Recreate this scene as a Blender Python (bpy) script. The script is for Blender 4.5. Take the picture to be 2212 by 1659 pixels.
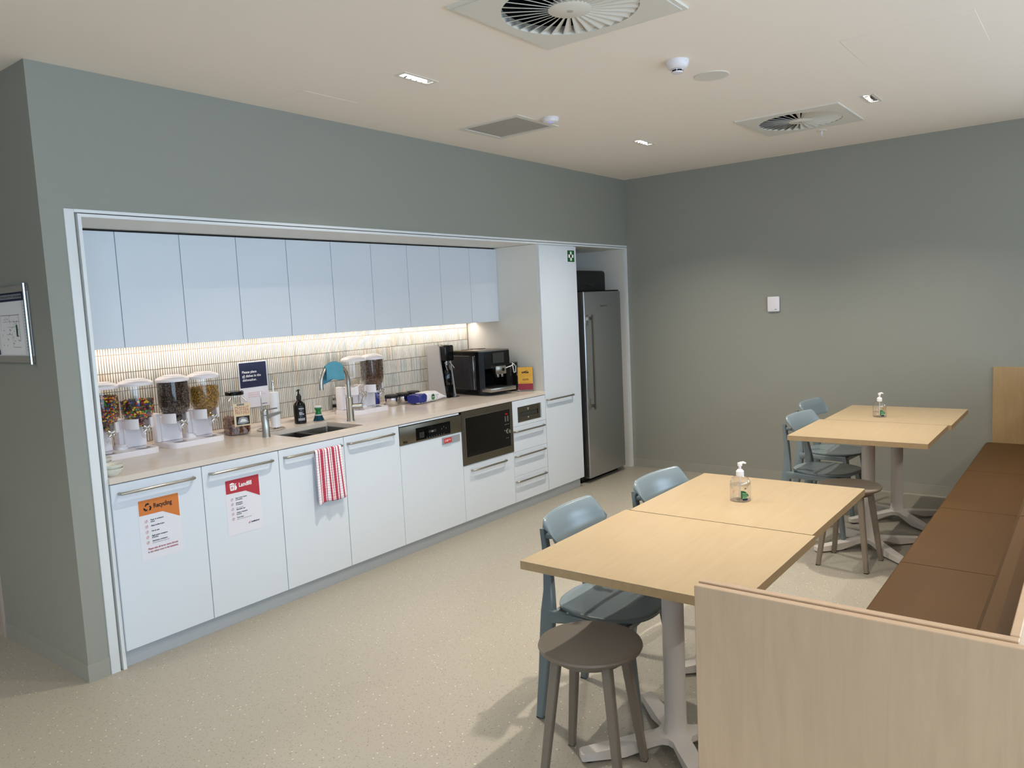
import bpy, bmesh, math, random
from mathutils import Vector, Matrix
random.seed(7)
R = math.radians
sc = bpy.context.scene
for o in list(bpy.data.objects): bpy.data.objects.remove(o)
COL = sc.collection

# ------------------------------------------------------------------ camera
cd = bpy.data.cameras.new('camera'); cam = bpy.data.objects.new('camera', cd); COL.objects.link(cam)
YAW, PIT, ROL, FPX = 0.91393, -0.10052, -0.04798, 1663.46
cam.location = (-1.46346, -3.65644, 1.62580)
fwd = Vector((math.sin(YAW)*math.cos(PIT), math.cos(YAW)*math.cos(PIT), math.sin(PIT)))
rgt = Vector((math.cos(YAW), -math.sin(YAW), 0)); up = rgt.cross(fwd)
r2 = rgt*math.cos(ROL) + up*math.sin(ROL); u2 = -rgt*math.sin(ROL) + up*math.cos(ROL)
cam.rotation_euler = Matrix((r2, u2, -fwd)).transposed().to_euler()
cd.sensor_fit = 'HORIZONTAL'; cd.sensor_width = 36.0; cd.lens = FPX/2212*36.0
cd.clip_start = 0.05; cd.clip_end = 100
sc.camera = cam

# ------------------------------------------------------------------ world, daylight, exposure
w = bpy.data.worlds.new('sky'); sc.world = w; w.use_nodes = True
bg = w.node_tree.nodes['Background']
bg.inputs[0].default_value = (0.62, 0.80, 1.0, 1); bg.inputs[1].default_value = 1.2
sc.view_settings.view_transform = 'Standard'; sc.view_settings.look = 'None'
sc.view_settings.exposure = 0.26; sc.view_settings.gamma = 1.0
sc.view_settings.use_curve_mapping = False
sc.cycles.max_bounces = 8; sc.cycles.diffuse_bounces = 5; sc.cycles.glossy_bounces = 3
sc.cycles.transparent_max_bounces = 16; sc.cycles.transmission_bounces = 4
sc.cycles.caustics_reflective = False; sc.cycles.caustics_refractive = False
sc.cycles.sample_clamp_indirect = 4.0
sc.cycles.use_denoising = True

XR, H, YN = 5.176, 2.768, 0.78
DAY = (0.60, 0.79, 1.0); LAMP = (1.0, 0.90, 0.77); LED = (1.0, 0.87, 0.77)
def area_light(name, loc, rot, sx, sy, watt, col, spread=180):
    l = bpy.data.lights.new(name, 'AREA'); l.shape = 'RECTANGLE'; l.size = sx; l.size_y = sy
    l.energy = watt; l.color = col; l.spread = R(spread)
    o = bpy.data.objects.new(name, l); COL.objects.link(o); o.location = loc; o.rotation_euler = rot
    return o
LW = 21
LIGHTS_VISIBLE = [(1.414, -0.933), (3.735, -0.965), (3.685, -2.515)]
for i, (x, y) in enumerate(LIGHTS_VISIBLE):
    area_light('downlight_glow', (x, y, H+0.016), (0, 0, 0), 0.13, 0.034, LW, LAMP, 122)
for x, y in [(1.42, -2.51), (1.42, -5.2), (3.7, -5.2), (-0.9, -5.2), (-3.3, -2.5), (-2.6, -0.9)]:
    area_light('downlight_glow', (x, y, H-0.006), (0, 0, 0), 0.13, 0.034, LW, LAMP, 122)
area_light('downlight_glow', (-1.7, 0.6, H-0.006), (0, 0, 0), 0.13, 0.034, 9, LAMP, 122)
# daylight through the windows behind the photographer
area_light('window_daylight', (-0.9, -6.33, 1.35), (R(90), 0, 0), 7.6, 2.1, 168, DAY)
area_light('window_daylight', (XR-0.03, -5.3, 1.5), (R(90), 0, R(90)), 1.8, 1.2, 34, DAY)
area_light('window_daylight', (-5.9, -3.4, 1.45), (R(90), 0, R(-90)), 6.0, 2.1, 12, DAY)
area_light('cabinet_strip_glow', (1.93, 0.70, 1.494), (R(14), 0, 0), 3.46, 0.012, 4.8, LED)

# ------------------------------------------------------------------ materials
def S(r, g, b):
    f = lambda c: (c/255/12.92) if c/255 <= 0.04045 else ((c/255+0.055)/1.055)**2.4
    return (f(r), f(g), f(b), 1)
def mat(name, col, rough=0.5, metal=0.0, bump=0.0, bscale=200, var=0.0, vscale=6, spec=0.5, emit=None, es=0, coat=0, stretch=None):
    m = bpy.data.materials.new(name); m.use_nodes = True; n = m.node_tree.nodes; l = m.node_tree.links
    p = n['Principled BSDF']; p.inputs['Base Color'].default_value = col
    p.inputs['Roughness'].default_value = rough; p.inputs['Metallic'].default_value = metal
    p.inputs['Specular IOR Level'].default_value = spec
    if coat: p.inputs['Coat Weight'].default_value = coat; p.inputs['Coat Roughness'].default_value = 0.05
    if emit: p.inputs['Emission Color'].default_value = emit; p.inputs['Emission Strength'].default_value = es
    tc = n.new('ShaderNodeTexCoord'); mp = n.new('ShaderNodeMapping'); l.new(tc.outputs['Object'], mp.inputs[0])
    if stretch: mp.inputs['Scale'].default_value = stretch
    if var:
        t = n.new('ShaderNodeTexNoise'); t.inputs['Scale'].default_value = vscale; t.inputs['Detail'].default_value = 6
        l.new(mp.outputs[0], t.inputs[0])
        hs = n.new('ShaderNodeHueSaturation'); hs.inputs['Color'].default_value = col
        mr = n.new('ShaderNodeMapRange'); mr.inputs[1].default_value = 0.3; mr.inputs[2].default_value = 0.7
        mr.inputs[3].default_value = 1-var; mr.inputs[4].default_value = 1+var
        l.new(t.outputs[0], mr.inputs[0]); l.new(mr.outputs[0], hs.inputs['Value']); l.new(hs.outputs[0], p.inputs['Base Color'])
    if bump:
        t2 = n.new('ShaderNodeTexNoise'); t2.inputs['Scale'].default_value = bscale
        l.new(mp.outputs[0], t2.inputs[0]); b = n.new('ShaderNodeBump'); b.inputs['Strength'].default_value = bump
        b.inputs['Distance'].default_value = 0.002; l.new(t2.outputs[0], b.inputs['Height']); l.new(b.outputs[0], p.inputs['Normal'])
    return m
def clear_mat(name, tint, op=0.12, rough=0.04):
    m = bpy.data.materials.new(name); m.use_nodes = True; n = m.node_tree.nodes; l = m.node_tree.links
    p = n['Principled BSDF']; p.inputs['Base Color'].default_value = tint; p.inputs['Roughness'].default_value = rough
    if op < 0.3: p = n.new('ShaderNodeBsdfGlossy'); p.inputs['Roughness'].default_value = rough
    tr = n.new('ShaderNodeBsdfTransparent'); tr.inputs[0].default_value = (*[0.75+0.25*c for c in tint[:3]], 1)
    lw = n.new('ShaderNodeLayerWeight'); lw.inputs[0].default_value = 0.35
    mr = n.new('ShaderNodeMapRange'); mr.inputs[3].default_value = op; mr.inputs[4].default_value = min(1, op+(0.40 if op < 0.3 else 0.55))
    l.new(lw.outputs['Facing'], mr.inputs[0]); mx = n.new('ShaderNodeMixShader')
    l.new(mr.outputs[0], mx.inputs[0]); l.new(tr.outputs[0], mx.inputs[1]); l.new(p.outputs[0], mx.inputs[2])
    l.new(mx.outputs[0], n['Material Output'].inputs[0]); return m
def attr_mat(name, rough=0.4, attr='Col', coat=0):
    m = mat(name, (1, 1, 1, 1), rough, coat=coat); n = m.node_tree.nodes; l = m.node_tree.links
    a = n.new('ShaderNodeAttribute'); a.attribute_name = attr; l.new(a.outputs['Color'], n['Principled BSDF'].inputs['Base Color']); return m
def floor_mat():
    m = mat('speckled_vinyl', S(200, 192, 172), 0.42, bump=0.06, bscale=260); n = m.node_tree.nodes; l = m.node_tree.links
    p = n['Principled BSDF']; tc = n['Texture Coordinate']
    base = n.new('ShaderNodeTexNoise'); base.inputs['Scale'].default_value = 1.3; l.new(tc.outputs['Object'], base.inputs[0])
    mx0 = n.new('ShaderNodeMix'); mx0.data_type = 'RGBA'; l.new(base.outputs[0], mx0.inputs[0])
    mx0.inputs[6].default_value = S(155, 150, 138); mx0.inputs[7].default_value = S(161, 156, 145)
    cur = mx0.outputs[2]
    for sc_, thr, rt, col, sy, amt in ((66, 0.17, 0.76, S(104, 99, 84), 2.0, .8), (120, 0.24, 0.74, S(138, 132, 116), 1.6, .6), (30, 0.095, 0.88, S(226, 221, 205), 1.4, .85), (26, 0.09, 0.86, S(80, 78, 72), 2.2, .8)):
        mp = n.new('ShaderNodeMapping'); mp.inputs['Scale'].default_value = (1, sy, 1); mp.inputs['Rotation'].default_value = (0, 0, sc_*0.7)
        l.new(tc.outputs['Object'], mp.inputs[0])
        ds = n.new('ShaderNodeTexNoise'); ds.inputs['Scale'].default_value = sc_*0.8
        v = n.new('ShaderNodeTexVoronoi'); v.voronoi_dimensions = '2D'; v.inputs['Scale'].default_value = sc_; l.new(mp.outputs[0], v.inputs[0])
        c1 = n.new('ShaderNodeMath'); c1.operation = 'LESS_THAN'; c1.inputs[1].default_value = thr; l.new(v.outputs['Distance'], c1.inputs[0])
        sep = n.new('ShaderNodeSeparateColor'); l.new(v.outputs['Color'], sep.inputs[0])
        c2 = n.new('ShaderNodeMath'); c2.operation = 'GREATER_THAN'; c2.inputs[1].default_value = rt; l.new(sep.outputs[0], c2.inputs[0])
        mm = n.new('ShaderNodeMath'); mm.operation = 'MULTIPLY'; l.new(c1.outputs[0], mm.inputs[0]); l.new(c2.outputs[0], mm.inputs[1])
        m3 = n.new('ShaderNodeMath'); m3.operation = 'MULTIPLY'; m3.inputs[1].default_value = amt; l.new(mm.outputs[0], m3.inputs[0])
        mx = n.new('ShaderNodeMix'); mx.data_type = 'RGBA'; l.new(m3.outputs[0], mx.inputs[0]); l.new(cur, mx.inputs[6]); mx.inputs[7].default_value = col
        cur = mx.outputs[2]
    l.new(cur, p.inputs['Base Color']); return m
def wood_mat(name, c1, c2, rough=0.45, stretch=(3, 30, 30)):
    m = mat(name, c1, rough); n = m.node_tree.nodes; l = m.node_tree.links; p = n['Principled BSDF']
    mp = n['Mapping']; mp.inputs['Scale'].default_value = stretch
    t = n.new('ShaderNodeTexNoise'); t.inputs['Scale'].default_value = 1.0; t.inputs['Detail'].default_value = 8; t.inputs['Roughness'].default_value = .62; t.inputs['Distortion'].default_value = 0.6
    l.new(mp.outputs[0], t.inputs[0]); mr = n.new('ShaderNodeMapRange'); mr.inputs[1].default_value = .34; mr.inputs[2].default_value = .7
    l.new(t.outputs[0], mr.inputs[0]); mx = n.new('ShaderNodeMix'); mx.data_type = 'RGBA'; l.new(mr.outputs[0], mx.inputs[0])
    mx.inputs[6].default_value = c1; mx.inputs[7].default_value = c2; l.new(mx.outputs[2], p.inputs['Base Color']); return m

M = {}
M['wall'] = mat('sage_paint', S(146, 147, 138), 0.72, bump=0.10, bscale=420)
M['ceil'] = mat('ceiling_paint', S(244, 234, 222), 0.85, bump=0.03, bscale=300)
M['skirt'] = mat('grey_green_skirting', S(152, 152, 143), 0.5)
M['floor'] = floor_mat()
M['white'] = mat('white_laminate', S(214, 222, 231), 0.38, bump=0.02, bscale=500)
M['soffit'] = mat('white_soffit', S(225, 222, 214), 0.5)
M['carcass'] = mat('cabinet_carcass', S(28, 28, 28), 0.7)  # near black, painting shade into the gaps between doors
M['trim'] = mat('white_gloss_trim', S(226, 229, 230), 0.35)
M['groove'] = mat('grey_shadow_groove', S(150, 146, 138), 0.6)
M['stone'] = mat('pale_stone_worktop', S(214, 203, 192), 0.22, var=0.03, vscale=9)
M['kick'] = mat('brushed_kickboard', S(184, 189, 193), 0.42)
M['steel'] = mat('brushed_steel', S(176, 172, 164), 0.28, 1.0, bump=0.03, bscale=60, stretch=(1, 1, 18))
M['dsteel'] = mat('dark_stainless', S(128, 122, 110), 0.34, 1.0, bump=0.02, bscale=50, stretch=(1, 20, 20))
M['fsteel'] = mat('fridge_steel', S(190, 193, 198), 0.30, 1.0, bump=0.02, bscale=50, stretch=(1, 20, 20))
M['silver'] = mat('satin_silver', S(186, 184, 186), 0.38, 0.35)
M['chrome'] = mat('chrome', S(215, 215, 215), 0.06, 1.0)
M['black'] = mat('black_plastic', S(9, 9, 10), 0.2, spec=0.35)
M['blackm'] = mat('matt_black', S(20, 20, 21), 0.6)
M['blackg'] = mat('black_glass', S(6, 6, 7), 0.05)
M['screen'] = mat('grey_screen', S(52, 54, 52), 0.2)
M['void'] = mat('dark_plenum', S(14, 14, 14), 0.9)
M['plastic'] = mat('white_plastic', S(232, 228, 232), 0.35)
M['vent'] = mat('vent_metal', S(222, 218, 208), 0.5)
M['mesh'] = mat('grille_mesh', S(176, 172, 164), 0.6)
M['paper'] = mat('white_paper', S(222, 222, 230), 0.5)
M['orange'] = mat('orange_print', S(205, 120, 55), 0.5)
M['crimson'] = mat('crimson_print', S(176, 48, 62), 0.5)
M['ink'] = mat('black_ink', S(20, 18, 22), 0.5)
M['redink'] = mat('red_ink', S(165, 40, 62), 0.5)
M['orink'] = mat('orange_ink', S(200, 90, 60), 0.5)
M['navy'] = mat('navy_print', S(28, 34, 66), 0.5)
M['wink'] = mat('white_ink', S(238, 238, 240), 0.5)
M['pink'] = mat('pink_ink', S(225, 120, 140), 0.5)
M['green'] = mat('safety_green', S(18, 92, 48), 0.45)
M['chair'] = mat('blue_grey_plastic', S(114, 128, 135), 0.24, bump=0.03, bscale=700)
M['stool'] = mat('taupe_plastic', S(128, 118, 106), 0.42, bump=0.03, bscale=700)
M['tbase'] = mat('white_powder_coat', S(216, 210, 204), 0.42)
M['maple'] = wood_mat('maple_laminate', S(175, 155, 124), S(168, 147, 116), 0.36, (4, 40, 40))
M['mapleedge'] = wood_mat('maple_edge', S(184, 156, 118), S(175, 147, 108), 0.45)
M['birch'] = wood_mat('pale_birch_panel', S(197, 168, 138), S(188, 159, 130), 0.5, (40, 40, 4))
M['leather'] = mat('tan_leather', S(86, 60, 29), 0.55, spec=0.3, bump=0.25, bscale=600, var=0.04, vscale=3)
M['rubber'] = mat('black_rubber', S(18, 18, 18), 0.7)
M['clear'] = clear_mat('clear_plastic', (1, 0.99, 0.97, 1), 0.05)
M['gel'] = clear_mat('clear_gel_bottle', (0.93, 0.92, 0.90, 1), 0.10)
M['jar'] = clear_mat('clear_jar', (0.97, 0.95, 0.93, 1), 0.07)
M['acryl'] = clear_mat('clear_acrylic', (1, 1, 1, 1), 0.08)
M['tank'] = clear_mat('smoked_tank', (0.05, 0.05, 0.055, 1), 0.72, 0.12)
M['cand'] = attr_mat('sugar_coated_sweets', 0.28)
M['tile'] = attr_mat('glazed_finger_tile', 0.25)
M['grout'] = mat('brown_grout', S(142, 126, 112), 0.9)
M['bluecloth'] = mat('blue_microfibre', S(84, 150, 172), 0.95, bump=0.6, bscale=500, var=0.06, vscale=20)
M['bgreen'] = mat('green_brush_handle', S(20, 132, 62), 0.35)
M['teal'] = mat('teal_bristles', S(22, 90, 110), 0.6)
M['yellow'] = mat('mustard_card', S(226, 172, 62), 0.5)
M['maroon'] = mat('maroon_card', S(150, 44, 62), 0.5)
M['blue'] = mat('deep_blue_film', S(34, 44, 130), 0.35)
M['lime'] = mat('lime_print', S(60, 150, 60), 0.4)
M['dgreen'] = mat('label_green', S(20, 92, 46), 0.4)
M['mint'] = mat('mint_ink', S(150, 210, 160), 0.4)
M['cream'] = mat('cream_label', S(226, 206, 170), 0.5)
M['lredink'] = mat('brick_ink', S(170, 70, 45), 0.5)
M['bowl'] = mat('speckled_ceramic', S(222, 220, 208), 0.35, var=0.05, vscale=60)
M['doorw'] = mat('bronze_door', S(92, 78, 68), 0.4)
M['doorf'] = mat('pale_door_frame', S(176, 160, 150), 0.5)
M['red'] = mat('red_sign', S(196, 28, 32), 0.4)
M['greyplate'] = mat('grey_plate', S(150, 152, 156), 0.4)
M['lens'] = mat('lit_lens', S(255, 255, 255), 0.3, emit=(1, 0.97, 0.9, 1), es=9)
M['led'] = mat('led_diffuser', S(255, 240, 220), 0.3, emit=(1, 0.86, 0.68, 1), es=6)
M['bluedot'] = mat('blue_status_lamp', S(60, 60, 255), 0.3, emit=(0.15, 0.15, 1, 1), es=1.5)
M['redled'] = mat('red_display', S(200, 20, 20), 0.3, emit=(1, 0.03, 0.03, 1), es=0.5)
M['glasswin'] = clear_mat('window_glass', (0.9, 0.97, 1, 1), 0.04)
M['alu'] = mat('window_aluminium', S(120, 122, 122), 0.4, 0.8)

# ------------------------------------------------------------------ mesh builder
class B:
    def __init__(s): s.v = []; s.f = []; s.m = []; s.c = []; s.xf = None
    def add(s, vs, fs, mi=0, col=None):
        k = len(s.v)
        if s.xf is not None: vs = [tuple(s.xf @ Vector(p)) for p in vs]
        s.v += [tuple(p) for p in vs]
        for f in fs: s.f.append(tuple(i+k for i in f)); s.m.append(mi); s.c.append(col)
        return s
    def bm(s, bm, mi=0, col=None):
        bm.verts.index_update()
        s.add([v.co[:] for v in bm.verts], [[v.index for v in f.verts] for f in bm.faces], mi, col); bm.free(); return s
    def box(s, x0, x1, y0, y1, z0, z1, bev=0, mi=0, seg=2, col=None):
        if not bev:
            vs = [(x, y, z) for x in (x0, x1) for y in (y0, y1) for z in (z0, z1)]
            return s.add(vs, [(0, 1, 3, 2), (4, 6, 7, 5), (0, 4, 5, 1), (2, 3, 7, 6), (0, 2, 6, 4), (1, 5, 7, 3)], mi, col)
        b = bmesh.new(); bmesh.ops.create_cube(b, size=1)
        for v in b.verts: v.co = Vector(((x0+x1)/2+v.co.x*(x1-x0), (y0+y1)/2+v.co.y*(y1-y0), (z0+z1)/2+v.co.z*(z1-z0)))
        bmesh.ops.bevel(b, geom=b.edges[:], offset=bev, segments=seg, affect='EDGES', profile=0.5)
        return s.bm(b, mi, col)
    def lathe(s, prof, c=(0, 0, 0), n=32, mi=0, axis='z', col=None, a0=0, a1=360):
        vs = []; fs = []; full = (a1-a0 >= 360); N = n if full else n+1
        for r, z in prof:
            for i in range(N):
                a = R(a0+(a1-a0)*i/n); x, y = r*math.cos(a), r*math.sin(a)
                p = (x, y, z) if axis == 'z' else ((x, z, y) if axis == 'y' else (z, x, y))
                vs.append((c[0]+p[0], c[1]+p[1], c[2]+p[2]))
        for k in range(len(prof)-1):
            for i in range(n):
                j = (i+1) % N; fs.append((k*N+i, k*N+j, (k+1)*N+j, (k+1)*N+i))
        if full:
            if prof[0][0] > 1e-6: fs.append(tuple(range(N))[::-1])
            if prof[-1][0] > 1e-6: fs.append(tuple((len(prof)-1)*N+i for i in range(N)))
        return s.add(vs, fs, mi, col)
    def cyl(s, p0, p1, r0, r1=None, n=20, mi=0, col=None):
        return s.tube([p0, p1], [r0, r0 if r1 is None else r1], n, mi, col)
    def tube(s, path, r, n=12, mi=0, col=None, closed=False, rect=None, upv=None):
        P = [Vector(p) for p in path]; L = len(P); rs = r if isinstance(r, (list, tuple)) else [r]*L
        vs = []; fs = []; prev = None
        for i, p in enumerate(P):
            if closed: t = (P[(i+1) % L]-P[i-1]).normalized()
            else: t = ((P[min(i+1, L-1)]-P[max(i-1, 0)])).normalized()
            if upv is not None: a = Vector(upv)
            elif prev is not None: a = prev
            else: a = Vector((0, 0, 1)) if abs(t.z) < 0.9 else Vector((1, 0, 0))
            a = (a - t*a.dot(t)).normalized(); prev = a; b = t.cross(a)
            if rect:
                wx, wy = rect[i]; pts = [(-1, -1), (1, -1), (1, 1), (-1, 1)]
                c = 0.25
                for sx, sy in ((-1, -(1-c)), (-(1-c), -1), ((1-c), -1), (1, -(1-c)), (1, (1-c)), ((1-c), 1), (-(1-c), 1), (-1, (1-c))):
                    vs.append(p + a*(sx*wx/2) + b*(sy*wy/2))
            else:
                for k in range(n):
                    an = 2*math.pi*k/n; vs.append(p + a*(rs[i]*math.cos(an)) + b*(rs[i]*math.sin(an)))
        if rect: n = 8
        for i in range(L if closed else L-1):
            for k in range(n):
                i2 = (i+1) % L; fs.append((i*n+k, i*n+(k+1) % n, i2*n+(k+1) % n, i2*n+k))
        if not closed: fs.append(tuple(range(n))[::-1]); fs.append(tuple((L-1)*n+k for k in range(n)))
        return s.add(vs, fs, mi, col)
    def prism(s, poly, a, b, plane='xy', mi=0, col=None):
        def P(u, v, t): return {'xy': (u, v, t), 'xz': (u, t, v), 'yz': (t, u, v)}[plane]
        n = len(poly); vs = [P(u, v, a) for u, v in poly]+[P(u, v, b) for u, v in poly]
        fs = [tuple(range(n))[::-1], tuple(range(n, 2*n))]+[(i, (i+1) % n, n+(i+1) % n, n+i) for i in range(n)]
        return s.add(vs, fs, mi, col)
    def ell(s, c, r, u=10, v=6, mi=0, col=None, rot=None):
        b = bmesh.new(); bmesh.ops.create_uvsphere(b, u_segments=u, v_segments=v, radius=1)
        mt = Matrix.Translation(c) @ (rot.to_4x4() if rot else Matrix.Identity(4)) @ Matrix.Diagonal((r[0], r[1], r[2], 1))
        bmesh.ops.transform(b, matrix=mt, verts=b.verts); return s.bm(b, mi, col)
    def grid(s, fn, nu, nv, mi=0, thick=None, col=None):
        vs = [fn(i/nu, j/nv) for i in range(nu+1) for j in range(nv+1)]
        fs = [(i*(nv+1)+j, (i+1)*(nv+1)+j, (i+1)*(nv+1)+j+1, i*(nv+1)+j+1) for i in range(nu) for j in range(nv)]
        return s.add(vs, fs, mi, col)
    def build(s, name, mats, parent=None, smooth=35, **props):
        me = bpy.data.meshes.new(name); me.from_pydata(s.v, [], s.f)
        ms = mats if isinstance(mats, (list, tuple)) else [mats]
        for m in ms: me.materials.append(M[m] if isinstance(m, str) else m)
        me.polygons.foreach_set('material_index', s.m)
        if any(c is not None for c in s.c):
            a = me.color_attributes.new('Col', 'FLOAT_COLOR', 'CORNER'); buf = []
            for f, c in zip(s.f, s.c): buf += list(c or (1, 1, 1, 1))*len(f)
            a.data.foreach_set('color', buf)
        me.update()
        b = bmesh.new(); b.from_mesh(me); bmesh.ops.recalc_face_normals(b, faces=b.faces); b.to_mesh(me); b.free()
        if smooth: me.shade_smooth(); me.set_sharp_from_angle(angle=R(smooth))
        o = bpy.data.objects.new(name, me); COL.objects.link(o)
        if parent: o.parent = parent
        for k, v in props.items(): o[k] = v
        return o
def thing(name, label, cat, loc=(0, 0, 0), rotz=0, group=None):
    o = bpy.data.objects.new(name, None); COL.objects.link(o); o.location = loc; o.rotation_euler = (0, 0, rotz)
    o.empty_display_size = 0.1; o['label'] = label; o['category'] = cat
    if group: o['group'] = group
    return o
def tag(o, label, cat, group=None):
    o['label'] = label; o['category'] = cat
    if group: o['group'] = group
    return o
def dup(root, loc, rotz=0, label=None):
    def rec(o, par):
        c = o.copy(); COL.objects.link(c); c.parent = par
        for ch in list(o.children): rec(ch, c)
        return c
    r = rec(root, None); r.location = loc; r.rotation_euler = (0, 0, rotz)
    if label: r['label'] = label
    return r
def mirrorpts(p): return [(x, y) for x, y in p]
def rrect(x0, x1, y0, y1, r, n=6):
    P = []
    for cx, cy, a in ((x1-r, y1-r, 0), (x0+r, y1-r, 90), (x0+r, y0+r, 180), (x1-r, y0+r, 270)):
        for i in range(n+1): P.append((cx+r*math.cos(R(a+90*i/n)), cy+r*math.sin(R(a+90*i/n))))
    return P
def cells(holes, u0, u1, v0, v1):
    us = sorted({u0, u1, *[h[0] for h in holes], *[h[1] for h in holes]}); vs = sorted({v0, v1, *[h[2] for h in holes], *[h[3] for h in holes]})
    out = []
    for a, b in zip(us, us[1:]):
        for c, d in zip(vs, vs[1:]):
            mu, mv = (a+b)/2, (c+d)/2
            if not any(h[0] < mu < h[1] and h[2] < mv < h[3] for h in holes): out.append((a, b, c, d))
    return out
# flat print on a surface: frame with origin, right and up vectors
class Print:
    def __init__(s, o, x, y, n): s.o = Vector(o); s.x = Vector(x).normalized(); s.y = Vector(y).normalized(); s.n = Vector(n).normalized(); s.by = {}
    def B(s, m): return s.by.setdefault(m, B())
    def P(s, u, v, k): return tuple(s.o + s.x*u + s.y*v + s.n*(0.0004*k))
    def poly(s, pts, m, k=1): s.B(m).add([s.P(u, v, k) for u, v in pts], [tuple(range(len(pts)))])
    def rect(s, u0, v0, u1, v1, m, k=1): s.poly([(u0, v0), (u1, v0), (u1, v1), (u0, v1)], m, k)
    def ring(s, u, v, r0, r1, m, k=2, n=18):
        for i in range(n):
            a, b = 2*math.pi*i/n, 2*math.pi*(i+1)/n
            s.poly([(u+r1*math.cos(a), v+r1*math.sin(a)), (u+r1*math.cos(b), v+r1*math.sin(b)), (u+r0*math.cos(b), v+r0*math.sin(b)), (u+r0*math.cos(a), v+r0*math.sin(a))], m, k)
    def line(s, u0, v0, u1, v1, w_, m, k=2):
        d = Vector((u1-u0, v1-v0)).normalized(); q = Vector((-d.y, d.x))*w_/2
        s.poly([(u0-q.x, v0-q.y), (u1-q.x, v1-q.y), (u1+q.x, v1+q.y), (u0+q.x, v0+q.y)], m, k)
    def text(s, t, u, v, size, m, k=2, width=None, bold=0.0, align='LEFT', shear=0):
        c = bpy.data.curves.new('t', 'FONT'); c.body = t; c.size = size; c.offset = bold*size; c.align_x = align; c.resolution_u = 3; c.shear = shear
        o = bpy.data.objects.new('t', c); COL.objects.link(o); dg = bpy.context.evaluated_depsgraph_get()
        me = bpy.data.meshes.new_from_object(o.evaluated_get(dg)); bpy.data.objects.remove(o)
        if len(me.vertices) == 0: return
        xs = [p.co.x for p in me.vertices]; sx = 1.0
        if width: sx = width/max(1e-6, max(xs)-min(0, min(xs)))
        s.B(m).add([s.P(u+p.co.x*sx, v+p.co.y, k) for p in me.vertices], [tuple(f.vertices) for f in me.polygons]); bpy.data.meshes.remove(me)
    def build(s, name, parent, label=None):
        al = B(); ms = list(s.by)
        for i, m in enumerate(ms):
            b = s.by[m]; al.add(b.v, b.f, i)
        o = al.build(name, ms, parent, smooth=0)
        o['kind'] = 'stuff'
        return o

# ================================================================== ROOM
X0, Y0, Y1 = -6.0, -6.4, 4.0
kitchen_open = (0.097, XR, -1, 2.150)
def struct(o, **k): o['kind'] = 'structure'; return o
b = B(); b.box(X0, XR+0.15, Y0, Y1, -0.12, 0); fl = struct(b.build('floor', 'floor', smooth=0))
b = B(); b.add([(-.224, -.597, .0003), (1.199, -1.470, .0003), (1.201, -1.4735, .0003), (-.222, -.6005, .0003)], [(0, 1, 2, 3)]); b.build('floor_line', mat('floor_line_tone', S(166, 158, 138), .5), fl, smooth=0)  # thin slanting line in a tone close to the floor
# ceiling with real openings
dif = [(1.178, -1.990, 0.60), (3.937, -2.022, 0.56)]
GR = (2.395, 2.790, -0.815, -0.378)
holes = [(c[0]-c[2]/2, c[0]+c[2]/2, c[1]-c[2]/2, c[1]+c[2]/2) for c in dif]+[GR]
holes += [(x-0.105, x+0.105, y-0.027, y+0.027) for x, y in LIGHTS_VISIBLE]
b = B()
for a, c, d, e in cells(holes, X0, XR+0.15, Y0, Y1): b.box(a, c, d, e, H, H+0.25)
struct(b.build('ceiling', 'ceil', smooth=0))
# kitchen wall with the niche opening
b = B()
for a, c, d, e in cells([kitchen_open], 0, XR, 0, H): b.box(a, c, 0.0, 0.09, d, e)
struct(b.build('wall_kitchen', 'wall', smooth=0))
b = B(); b.box(0, 0.09, 0.09, Y1, 0, H); struct(b.build('wall_left', 'wall', smooth=0))
b = B(); wr = [(-6.25, -4.35, 0.85, 2.15)]
for a, c, d, e in cells(wr, Y0, 1.0, 0, H): b.box(XR, XR+0.15, a, c, d, e)
struct(b.build('wall_right', 'wall', smooth=0))
b = B(); b.box(X0, 0.0, Y1-0.15, Y1, 0, H); struct(b.build('wall_corridor', 'wall', smooth=0))
b = B()
wins = [(-4.8, -2.9, 0.27, 2.43), (-2.8, -0.95, 0.27, 2.43), (-0.85, 1.0, 0.27, 2.43), (1.1, 2.95, 0.27, 2.43)]
for a, c, d, e in cells(wins, X0, XR, 0, H): b.box(a, c, Y0-0.15, Y0, d, e)
struct(b.build('wall_back', 'wall', smooth=0))
b = B(); wl = [(-5.9, -3.5, 0.45, 2.45), (-3.3, -0.5, 0.45, 2.45)]
for a, c, d, e in cells(wl, Y0, Y1, 0, H): b.box(X0-0.15, X0, a, c, d, e)
struct(b.build('wall_far_left', 'wall', smooth=0))
k = 1
for a, c, d, e in wins:
    t = bpy.data.objects.new('window_%d' % k, None); COL.objects.link(t); t['kind'] = 'structure'; t.location = ((a+c)/2, Y0-0.08, d); k += 1
    b = B(); w2 = (c-a)/2; hh = e-d
    for q in ((-w2, -w2+.05, 0, hh), (w2-.05, w2, 0, hh), (-w2, w2, 0, .05), (-w2, w2, hh-.05, hh), (-.02, .02, 0, hh)): b.box(q[0], q[1], -.03, .03, q[2], q[3])
    b.build('window_frame', 'alu', t); b = B(); b.box(-w2+.05, w2-.05, -.004, .004, .05, hh-.05); b.build('pane', 'glasswin', t)
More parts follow.
